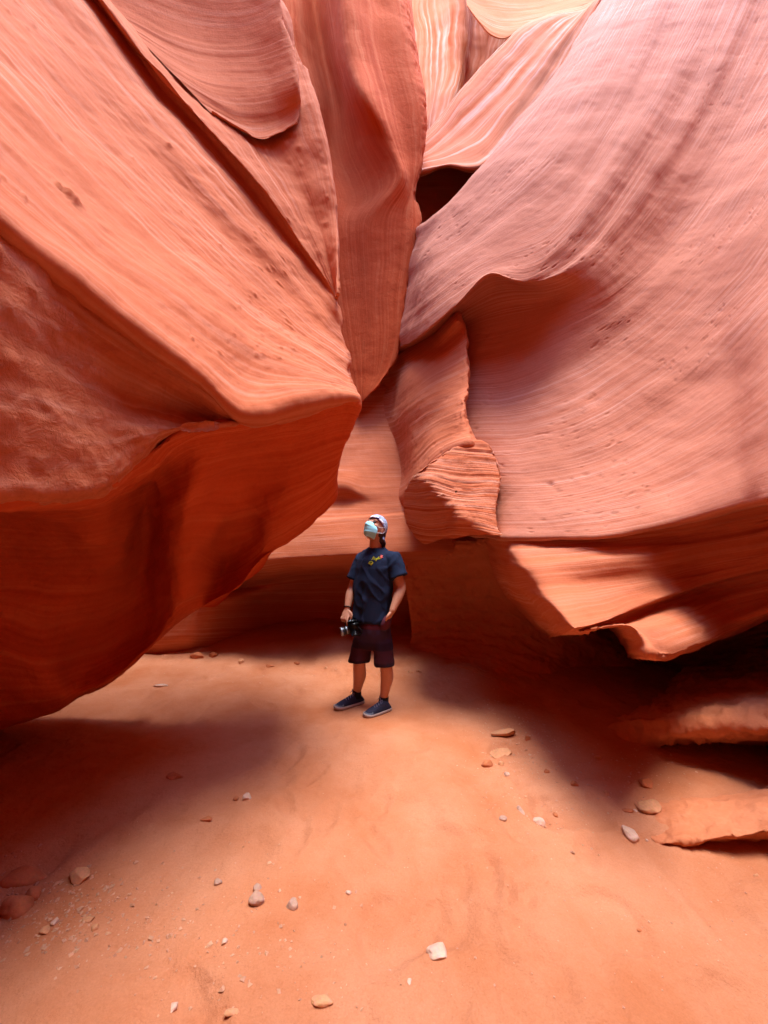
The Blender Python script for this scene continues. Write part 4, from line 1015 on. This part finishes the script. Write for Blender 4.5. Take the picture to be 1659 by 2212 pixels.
# socks and shoes
def footwear(toe, heel, ankle, socktop):
    d = (toe - heel); d.z = 0
    Lf = d.length; d.normalize()
    s = Vector((-d.y, d.x, 0))
    bm = bmesh.new()
    tube(bm, [socktop, (socktop + ankle) / 2 + V3(0, 0, -.01), Vector((ankle.x, ankle.y, heel.z + .06)) + d * .004], [.0425, .042, .046], 16, 5, False)
    obj_from_bm('sock', bm, M_black, man)
    z0 = heel.z
    prof = [(-.010, .022, .040, .030), (.02, .034, .088, .050), (.06, .038, .100, .066), (.095, .039, .098, .070), (.13, .042, .088, .062), (.17, .046, .074, .052), (.21, .048, .062, .042), (.245, .042, .044, .034), (.272, .030, .034, .024), (.285, .014, .024, .016)]
    k = Lf / .285
    n = 18
    bm = bmesh.new(); rings = []
    for (x, hw, top, mid) in prof:
        c = heel + d * (x * k)
        ring = []
        for i in range(n):
            a = math.pi * i / (n - 1)
            ring.append(bm.verts.new(Vector((c.x, c.y, z0 + .016)) + s * (hw * math.cos(a) * (1.0 if i in (0, n - 1) else 1.03)) + u_ * (max(0, top - .016) * math.sin(a) ** .75)))
        rings.append(ring)
    for r0, r1 in zip(rings, rings[1:]):
        for i in range(n - 1): bm.faces.new((r0[i], r0[i + 1], r1[i + 1], r1[i]))
    for r in (rings[0], rings[-1]): bm.faces.new(r)
    sh = obj_from_bm('shoe', bm, M_shoe, man)
    sh.modifiers.new('ss', 'SUBSURF').render_levels = 1
    bm = bmesh.new(); rings = []
    for (x, hw, top, mid) in prof:      # sole
        c = heel + d * (x * k); hw2 = hw + .004; lift = .012 * max(0, (x - .22) / .065) ** 2
        rings.append([bm.verts.new(Vector((c.x, c.y, z0 + h + lift)) + s * (q * hw2)) for q, h in ((-1, .0), (-1.05, .012), (-1.02, .026), (1.02, .026), (1.05, .012), (1, .0))])
    for r0, r1 in zip(rings, rings[1:]):
        for i in range(6): bm.faces.new((r0[i], r0[(i + 1) % 6], r1[(i + 1) % 6], r1[i]))
    for r in (rings[0], rings[-1]): bm.faces.new(r)
    obj_from_bm('sole', bm, M_sole, sh)
    bm = bmesh.new(); rings = []
    for (x, hw, top, mid) in prof[6:]:  # toe cap
        c = heel + d * (x * k + .001)
        rings.append([bm.verts.new(Vector((c.x, c.y, z0 + .017)) + s * (hw * 1.05 * math.cos(a)) + u_ * ((top - .012) * .80 * math.sin(a) ** .75)) for a in np.linspace(0, math.pi, n)])
    for r0, r1 in zip(rings, rings[1:]):
        for i in range(n - 1): bm.faces.new((r0[i], r0[i + 1], r1[i + 1], r1[i]))
    bm.faces.new(rings[-1])
    obj_from_bm('toe_cap', bm, M_toe, sh)
    bm = bmesh.new()
    for q in range(4):                 # lacing
        x = .105 + q * .022
        top = .099 - q * .0085
        c = heel + d * (x * k); c.z = z0 + top
        tube(bm, [c - s * .022 - u_ * .010 + d * .006, c + u_ * .002, c + s * .022 - u_ * .010 + d * .006], [.003] * 3, 6, 4)
    c = heel + d * (.098 * k); c.z = z0 + .100
    tube(bm, [c, c + s * .022 + u_ * .018, c + s * .034 + u_ * .002 + d * .01], [.0025] * 3, 6, 4)
    tube(bm, [c, c - s * .020 + u_ * .020, c - s * .034 + u_ * .004 + d * .01], [.0025] * 3, 6, 4)
    tube(bm, [c, c + u_ * .022 + d * .004, c + u_ * .040 + d * .010], [.0035, .004, .002], 6, 4)
    obj_from_bm('laces', bm, M_lace, sh)
def ground(u, v):
    d = 1.6 * F / (v - HV)
    q = W(u, v, d)
    return Vector((q.x, q.y, float(floor_z(q.x, q.y))))
tR, hR, tL, hL = ground(722, 1535), ground(783, 1519), ground(786, 1552), ground(841, 1535)
for q in (tR, hR): q.z = max(tR.z, hR.z) * .5 + min(tR.z, hR.z) * .5
for q in (tL, hL): q.z = max(tL.z, hL.z) * .5 + min(tL.z, hL.z) * .5
footwear(tR, hR, anR, W(770.5, 1489, 3.66))
footwear(tL, hL, anL, W(829.5, 1504, 3.535))

# print on the shirt: yellow script, a pink blossom and a green-yellow leaf shape
from mathutils.bvhtree import BVHTree
dg = bpy.context.evaluated_depsgraph_get()
sb = BVHTree.FromPolygons([v.co.copy() for v in shirt.data.vertices], [tuple(p.vertices) for p in shirt.data.polygons])
def on_shirt(u, v, off=.0025):
    o_ = Vector((0, 0, CAMZ)); dr = (W(u, v, 3.0) - o_).normalized()
    loc, nr, _, _ = sb.ray_cast(o_, dr)
    if loc is None: return W(u, v, 3.45)
    if nr.dot(dr) > 0: nr = -nr
    return loc + nr * off
def zp(a, b): return (658.3 + .16533 * a, 1086.2 + .16533 * b)
def stroke(bm, pts, wd):
    q = [on_shirt(*zp(a, b)) for a, b in pts]
    tube(bm, q, [wd] * len(q), 5, 3)
bm = bmesh.new()
for st in ([(876, 748), (890, 722), (903, 704), (908, 712), (902, 738), (908, 748), (916, 730)],
           [(888, 728), (912, 720)],
           [(916, 730), (924, 722), (930, 732), (922, 742), (930, 744), (938, 724), (936, 742), (946, 726), (952, 740)],
           [(938, 738), (934, 758), (926, 756), (940, 742), (958, 716), (972, 706), (966, 716), (956, 740)],
           [(956, 724), (976, 720)], [(964, 730), (972, 738), (980, 722), (986, 734)]):
    stroke(bm, st, .0022)
pr = obj_from_bm('script_print', bm, M_yellow, shirt)
bm = bmesh.new()
cx, cy_ = 1003, 705
for k in range(5):
    a = 2 * math.pi * k / 5 + .3
    stroke(bm, [(cx, cy_), (cx + 11 * math.cos(a), cy_ + 13 * math.sin(a)), (cx + 17 * math.cos(a + .25), cy_ + 20 * math.sin(a + .25))], .0042)
stroke(bm, [(cx - 12, cy_ + 12), (cx - 4, cy_ + 2), (cx + 12, cy_ - 14)], .0035)
obj_from_bm('blossom_print', bm, M_pink, shirt)
bm = bmesh.new()
stroke(bm, [(834, 788), (846, 772), (864, 766), (884, 772), (892, 784), (884, 800), (866, 816), (856, 802), (834, 796), (834, 788)], .0022)
stroke(bm, [(838, 792), (856, 786), (872, 792), (888, 784)], .003)
stroke(bm, [(856, 802), (868, 806), (884, 794)], .003)
obj_from_bm('leaf_print', bm, M_yellow, shirt)

# ------------------------------------------------------------------ camera in his right hand
cl0 = W(763, 1355, 3.47)
camt = thing('digital_camera', 'black digital camera with a zoom lens, hanging in the right hand of the standing person', 'camera', cl0)
ld = Vector((-.93, -.28, -.22)).normalized()            # lens axis
ls = ld.cross(u_).normalized(); lu = ls.cross(ld).normalized()
def Cc(a, s, u): return cl0 + (ld * a + ls * s + lu * u) * .9
def rbox(bm, c, sx, sy, sz, bev):
    g = bmesh.ops.create_cube(bm, size=1)
    for v in g['verts']:
        v.co = c + ld * (v.co.x * sx) + ls * (v.co.y * sy) + lu * (v.co.z * sz)
    bmesh.ops.bevel(bm, geom=list({e for v in g['verts'] for e in v.link_edges}), offset=bev, segments=3, affect='EDGES', profile=.6)
bm = bmesh.new()
rbox(bm, Cc(0, 0, -.004), .058, .135, .086, .012)
rbox(bm, Cc(.004, 0, .046), .062, .055, .034, .011)
obj_from_bm('camera_body', bm, M_dark, camt)
bm = bmesh.new(); rbox(bm, Cc(.022, .052, -.006), .048, .036, .080, .014); obj_from_bm('grip', bm, M_dark, camt)
def cyl(secs, mat, name, parent=None):
    bm = bmesh.new(); loft(bm, [(Cc(a, 0, -.008), ls * r, lu * r) for a, r in secs], 28)
    o = obj_from_bm(name, bm, mat, parent or camt)
    return o
lens = cyl([(.026, .034), (.040, .036), (.060, .036), (.062, .034), (.085, .034), (.087, .037), (.122, .038), (.126, .036)], M_dark, 'lens')
cyl([(.064, .0352), (.066, .0358), (.071, .0358), (.073, .0352)], M_lensring, 'zoom_ring', lens)
cyl([(.112, .0384), (.114, .0392), (.126, .0392), (.128, .0345)], M_lensring, 'front_ring', lens)
cyl([(.1262, .032), (.1285, .031), (.1315, .018), (.1320, .004)], M_glass, 'front_glass', lens)
bm = bmesh.new(); rbox(bm, Cc(.012, .005, .0645), .030, .030, .006, .002); obj_from_bm('hot_shoe', bm, M_lensring, camt)
bm = bmesh.new(); loft(bm, [(Cc(0, -.045, .038), ld * .013, ls * .013), (Cc(0, -.045, .049), ld * .0125, ls * .0125)], 16); obj_from_bm('mode_dial', bm, M_dark, camt)
bm = bmesh.new()
tube(bm, [Cc(-.01, -.068, .03), Cc(-.05, -.085, -.01), Cc(-.06, -.070, -.06), Cc(-.03, -.030, -.085), Cc(-.045, .03, -.06), Cc(-.03, .066, .0), Cc(-.01, .068, .03)], [.005] * 7, 8, 5)
obj_from_bm('strap', bm, M_black, camt)

# ------------------------------------------------------------------ loose stones on the sand
def stone_mat(name, c, g=.35):
    m, N, L, B = new_mat(name)
    t = N.new('ShaderNodeTexCoord')
    n = noise_node(N, L, t.outputs['Object'], 9, 6, .65)
    r = ramp(N, [(.3, tuple(x * .68 for x in c)), (.7, tuple(min(.85, x * 1.2) for x in c))])
    L.new(n.outputs['Fac'], r.inputs[0])
    n2 = noise_node(N, L, t.outputs['Object'], 70, 5, .7)
    L.new(mixrgb(N, L, g, r.outputs[0], n2.outputs['Color'], 'SOFT_LIGHT'), B.inputs['Base Color'])
    b = N.new('ShaderNodeBump'); b.inputs['Strength'].default_value = .5; b.inputs['Distance'].default_value = .006
    L.new(n2.outputs['Fac'], b.inputs['Height']); L.new(b.outputs[0], B.inputs['Normal'])
    B.inputs['Roughness'].default_value = .9; B.inputs['Specular IOR Level'].default_value = .2
    return m
S_pale = stone_mat('stone_pale', (.58, .36, .26))
S_grey = stone_mat('stone_grey', (.42, .24, .17))
S_tan = stone_mat('stone_tan', (.55, .25, .12))
S_red = stone_mat('stone_red', (.47, .15, .06))

def stone(u, v, wpx, hpx, flat, mat, label, sharp=.5, rot=None, seed=None, sink=.3, name='stone', tilt=0.0):
    """u, v: the stone's foot on the sand; wpx: its width in the 1659-wide picture"""
    g = ground(u, v)
    d = g.y
    wx = wpx / F * d / 2
    rs = np.random.default_rng(int(u * 7 + v) if seed is None else seed)
    bm = bmesh.new()
    bmesh.ops.create_icosphere(bm, subdivisions=4, radius=1)
    co = np.array([x.co[:] for x in bm.verts])
    off = rs.uniform(0, 50, 3)
    co = co * (1 + .22 * noise3(co * 1.1 + off) + .09 * noise3(co * 2.7 + off))[:, None]
    for _ in range(int(4 + 9 * sharp)):          # broken planes
        n = rs.normal(size=3); n /= np.linalg.norm(n)
        h = rs.uniform(.55, .85)
        ex = np.maximum(co @ n - h, 0)
        co = co - ex[:, None] * n * (.6 + .4 * sharp)
    co = co * (1 + .03 * fbm(co * 6 + off, 3))[:, None]
    asp = hpx / wpx
    co = co * np.array([1, asp * rs.uniform(.95, 1.1), flat])
    a = rs.uniform(0, 6.28) if rot is None else rot
    if tilt:
        ct, st = math.cos(tilt), math.sin(tilt)
        co = np.stack([co[:, 0] * ct - co[:, 2] * st, co[:, 1], co[:, 0] * st + co[:, 2] * ct], -1)
    ca, sa = math.cos(a), math.sin(a)
    if rot is not None:
        co = np.stack([co[:, 0] * ca - co[:, 1] * sa, co[:, 0] * sa + co[:, 1] * ca, co[:, 2]], -1)
    co = co * (wx / np.abs(co[:, 0]).max())
    lo, hi = co[:, 2].min(), co[:, 2].max()
    co[:, 2] -= lo + (hi - lo) * sink
    for x, c in zip(bm.verts, co): x.co = c
    o = obj_from_bm(name, bm, mat, None, True)
    o.location = g
    o['label'] = label; o['category'] = 'stone'; o['group'] = 'loose stones on the sand'
    return o

G = [
 (555, 1948, 34, 34, .8, S_grey, 'largest round grey stone half buried in the orange sand left of the middle', .2),
 (632, 1956, 27, 24, .7, S_grey, 'round grey stone just right of the largest round grey stone', .2),
 (556, 1916, 20, 16, .7, S_grey, 'small grey stone touching the far side of the largest round grey stone', .3),
 (172, 1893, 54, 40, .75, S_tan, 'blocky tan stone with a flat top at the edge of the dark shade, lower left', .8),
 (37, 1962, 66, 58, .9, S_red, 'big rounded reddish stone at the left edge of the floor', .3),
 (72, 1932, 34, 30, .9, S_red, 'small rounded stone leaning behind the big rounded one at the left edge', .4),
 (52, 1888, 100, 70, .6, S_red, 'broad reddish boulder slab in the shade at the left edge', .7),
 (533, 1722, 20, 19, .9, S_pale, 'small pale yellowish stone lit at the tip of the floor shadow', .6),
 (509, 1722, 14, 10, .7, S_red, 'small dark stone beside the pale yellowish one in the floor shadow', .6),
 (375, 2166, 16, 20, .7, S_pale, 'lone pale chip near the bottom edge, left of the middle', .9),
 (192, 1990, 28, 18, .5, S_tan, 'flat grey-tan shard in the gravel of the lower left', .9),
 (206, 2010, 22, 16, .6, S_tan, 'small tan stone just below the flat shard in the lower left gravel', .6),
 (95, 2010, 24, 18, .7, S_tan, 'small tan stone in the lower left gravel, nearest the big rounded one', .6),
 (120, 1992, 14, 13, .8, S_pale, 'small pale pebble in the lower left gravel between two tan stones', .5),
 (697, 2168, 50, 22, .3, S_tan, 'flat pinkish slab sunk in the sand at the bottom edge', .8),
 (500, 2196, 34, 18, .35, S_tan, 'flat slab sunk in the sand at the very bottom, left of the pinkish slab', .7),
 (752, 1928, 14, 12, .6, S_pale, 'little white and dark chip alone on the smooth sand below the middle', .9),
 (522, 1436, 12, 18, 1.3, S_tan, 'upright tan stone at the foot of the back wall, left of the person', .7),
 (582, 1441, 22, 13, .5, S_red, 'reddish slab leaning at the foot of the back wall, left of the person', .9),
 (346, 1484, 34, 13, .3, S_pale, 'pale flat slab on the bright sand behind the overhang', .8),
 (470, 1898, 20, 16, .7, S_grey, 'small grey stone uphill left of the round grey stones', .4),
 (375, 1678, 42, 26, .5, S_red, 'dark flat stone deep in the floor shadow', .7),
 (445, 1768, 28, 14, .5, S_red, 'dark flat stone at the middle of the floor shadow', .8),
 (485, 2038, 13, 12, .7, S_pale, 'tiny pale stone on the sand below the round grey stones', .6),
 (947, 2068, 52, 48, .45, S_pale, 'large pale flat stone alone on the sand at the bottom middle', .7),
 (1164, 1768, 30, 26, .75, S_pale, 'whitish egg-shaped stone, largest of the three pale ones right of the path', .25),
 (1125, 1756, 15, 22, .9, S_grey, 'narrow grey pebble just left of the whitish egg-shaped stone', .2),
 (1086, 1776, 20, 14, .7, S_grey, 'small grey stone left of and below the whitish egg-shaped stone', .4),
 (1362, 1812, 29, 44, .8, S_pale, 'pale pointed oval stone standing by the low shelf on the right', .35),
 (1404, 1754, 58, 40, .42, S_tan, 'broad brown slab lying on the sand above the pale oval stone', .95),
 (1396, 1706, 30, 20, .6, S_red, 'smaller brown slab resting behind the broad brown slab', .9),
 (1356, 1762, 24, 12, .4, S_red, 'thin reddish shard at the left corner of the broad brown slab', .9),
 (1372, 1757, 10, 9, .5, S_pale, 'small white pebble beside the thin reddish shard', .3),
 (1052, 1654, 27, 18, .7, S_red, 'rounded reddish stone, largest of three in a row right of the path', .4),
 (1082, 1653, 13, 12, .8, S_tan, 'small tan pebble next to the rounded reddish stone', .3),
 (1094, 1672, 15, 12, .8, S_pale, 'small pale pebble below the rounded reddish stone', .4),
 (889, 1457, 17, 13, .6, S_tan, 'flat tan stone on the sand right of the legs, left one of a pair', .8),
 (904, 1455, 14, 10, .6, S_tan, 'flat tan stone on the sand right of the legs, right one of a pair', .8),
 (1199, 1756, 11, 12, .8, S_red, 'tiny dark red stone right of the whitish egg-shaped stone', .8),
 (1382, 2000, 13, 9, .6, S_red, 'tiny dark red chip alone on the bright sand, lower right', .8),
 (1292, 1646, 17, 13, .8, S_tan, 'small pale stone where the sand meets the dark undercut on the right', .5),
 (1397, 1817, 8, 8, .7, S_pale, 'tiny white pebble right of the pale pointed oval stone', .3),
 (1634, 1900, 13, 10, .7, S_tan, 'small tan stone at the right edge below the low shelf', .5),
 (425, 1428, 30, 20, .8, S_red, 'broken reddish block at the left foot of the back wall, beside the overhang', .9),
 (462, 1424, 20, 16, .9, S_red, 'smaller broken block right of the reddish block at the left foot of the back wall', .9),
 (640, 1437, 15, 11, .7, S_red, 'small red block at the foot of the back wall, nearest left of the person', .8),
 (705, 1446, 9, 7, .7, S_tan, 'tiny tan pebble on the sand just left of the shins', .4),
 (1140, 1600, 16, 11, .7, S_red, 'small dark red block just right of the sand crusts', .9),
 (1180, 1668, 14, 10, .7, S_red, 'small red block in the shade below the right wall', .9),
 (1240, 1700, 18, 12, .7, S_red, 'reddish block in the rubble left of the brown slabs', .9),
 (1310, 1722, 12, 9, .7, S_tan, 'small tan chip in the rubble nearest left of the brown slabs', .8),
 (884, 2128, 11, 20, .4, S_pale, 'narrow white splinter on the sand left of and below the large pale flat stone', .8),
]
for t in G:
    stone(*t[:7], sharp=t[7], sink=.42 if t[4] < .6 else .36)

# crusts of dried sand that lift from the floor right of the path
for u, v, wp, hp, lab in ((1090, 1588, 60, 26, 'curled crust of dried sand with a dark edge, farther of two right of the path'), (1082, 1620, 48, 22, 'curled crust of dried sand with a dark edge, nearer of two right of the path')):
    o = stone(u, v, wp, hp, .22, S_tan, lab, .9, sink=.1, name='sand_crust', tilt=.18)
    o['category'] = 'sand crust'; o['group'] = 'crusts of dried sand'

# fine gravel: uncountable grit in one mesh
rs = np.random.default_rng(3)
vv, ff = [], []
base = np.array([(1, 0, 0), (-1, 0, 0), (0, 1, 0), (0, -1, 0), (0, 0, 1), (0, 0, -1)], float)
tri = [(0, 2, 4), (2, 1, 4), (1, 3, 4), (3, 0, 4), (2, 0, 5), (1, 2, 5), (3, 1, 5), (0, 3, 5)]
def grit(u, v, su, sv, n, smin, smax):
    for _ in range(n):
        uu, v2 = rs.normal(u, su), rs.normal(v, sv)
        if v2 < 1440 or v2 > 2300: continue
        g = ground(uu, v2)
        r = rs.uniform(smin, smax) * (rs.random() ** 1.5 + .35)
        q = base * (r * rs.uniform(.6, 1.2, 3)) * np.array([1, 1, .6])
        a = rs.uniform(0, 6.28); ca, sa = math.cos(a), math.sin(a)
        q = q + rs.normal(0, r * .18, (6, 3))
        q = np.stack([q[:, 0] * ca - q[:, 1] * sa, q[:, 0] * sa + q[:, 1] * ca, q[:, 2]], -1)
        k = len(vv)
        vv.extend((q + np.array([g.x, g.y, g.z + r * .15])).tolist())
        ff.extend([(a_ + k, b_ + k, c_ + k) for a_, b_, c_ in tri])
grit(150, 1985, 120, 50, 420, .003, .011)
grit(80, 1930, 90, 40, 140, .004, .015)
grit(450, 1990, 200, 90, 300, .002, .010)
grit(1120, 1620, 60, 60, 500, .002, .009)
grit(1250, 1700, 120, 60, 520, .002, .010)
grit(1140, 1560, 50, 40, 300, .003, .011)
grit(1000, 1520, 90, 40, 160, .002, .009)
grit(950, 1462, 60, 10, 160, .003, .010)
grit(640, 1452, 130, 12, 160, .003, .012)
grit(900, 1900, 400, 200, 420, .0015, .006)
grit(1450, 1960, 120, 80, 160, .0015, .006)
grit(500, 2120, 300, 60, 80, .0015, .006)
me = bpy.data.meshes.new('gravel'); me.from_pydata(vv, [], ff); me.update()
S_grit = stone_mat('grit', (.52, .26, .15))
me.materials.append(S_grit)
o = bpy.data.objects.new('gravel', me); col.objects.link(o)
o['kind'] = 'stuff'; o['label'] = 'fine grit and small chips scattered over the orange sand'; o['category'] = 'gravel'
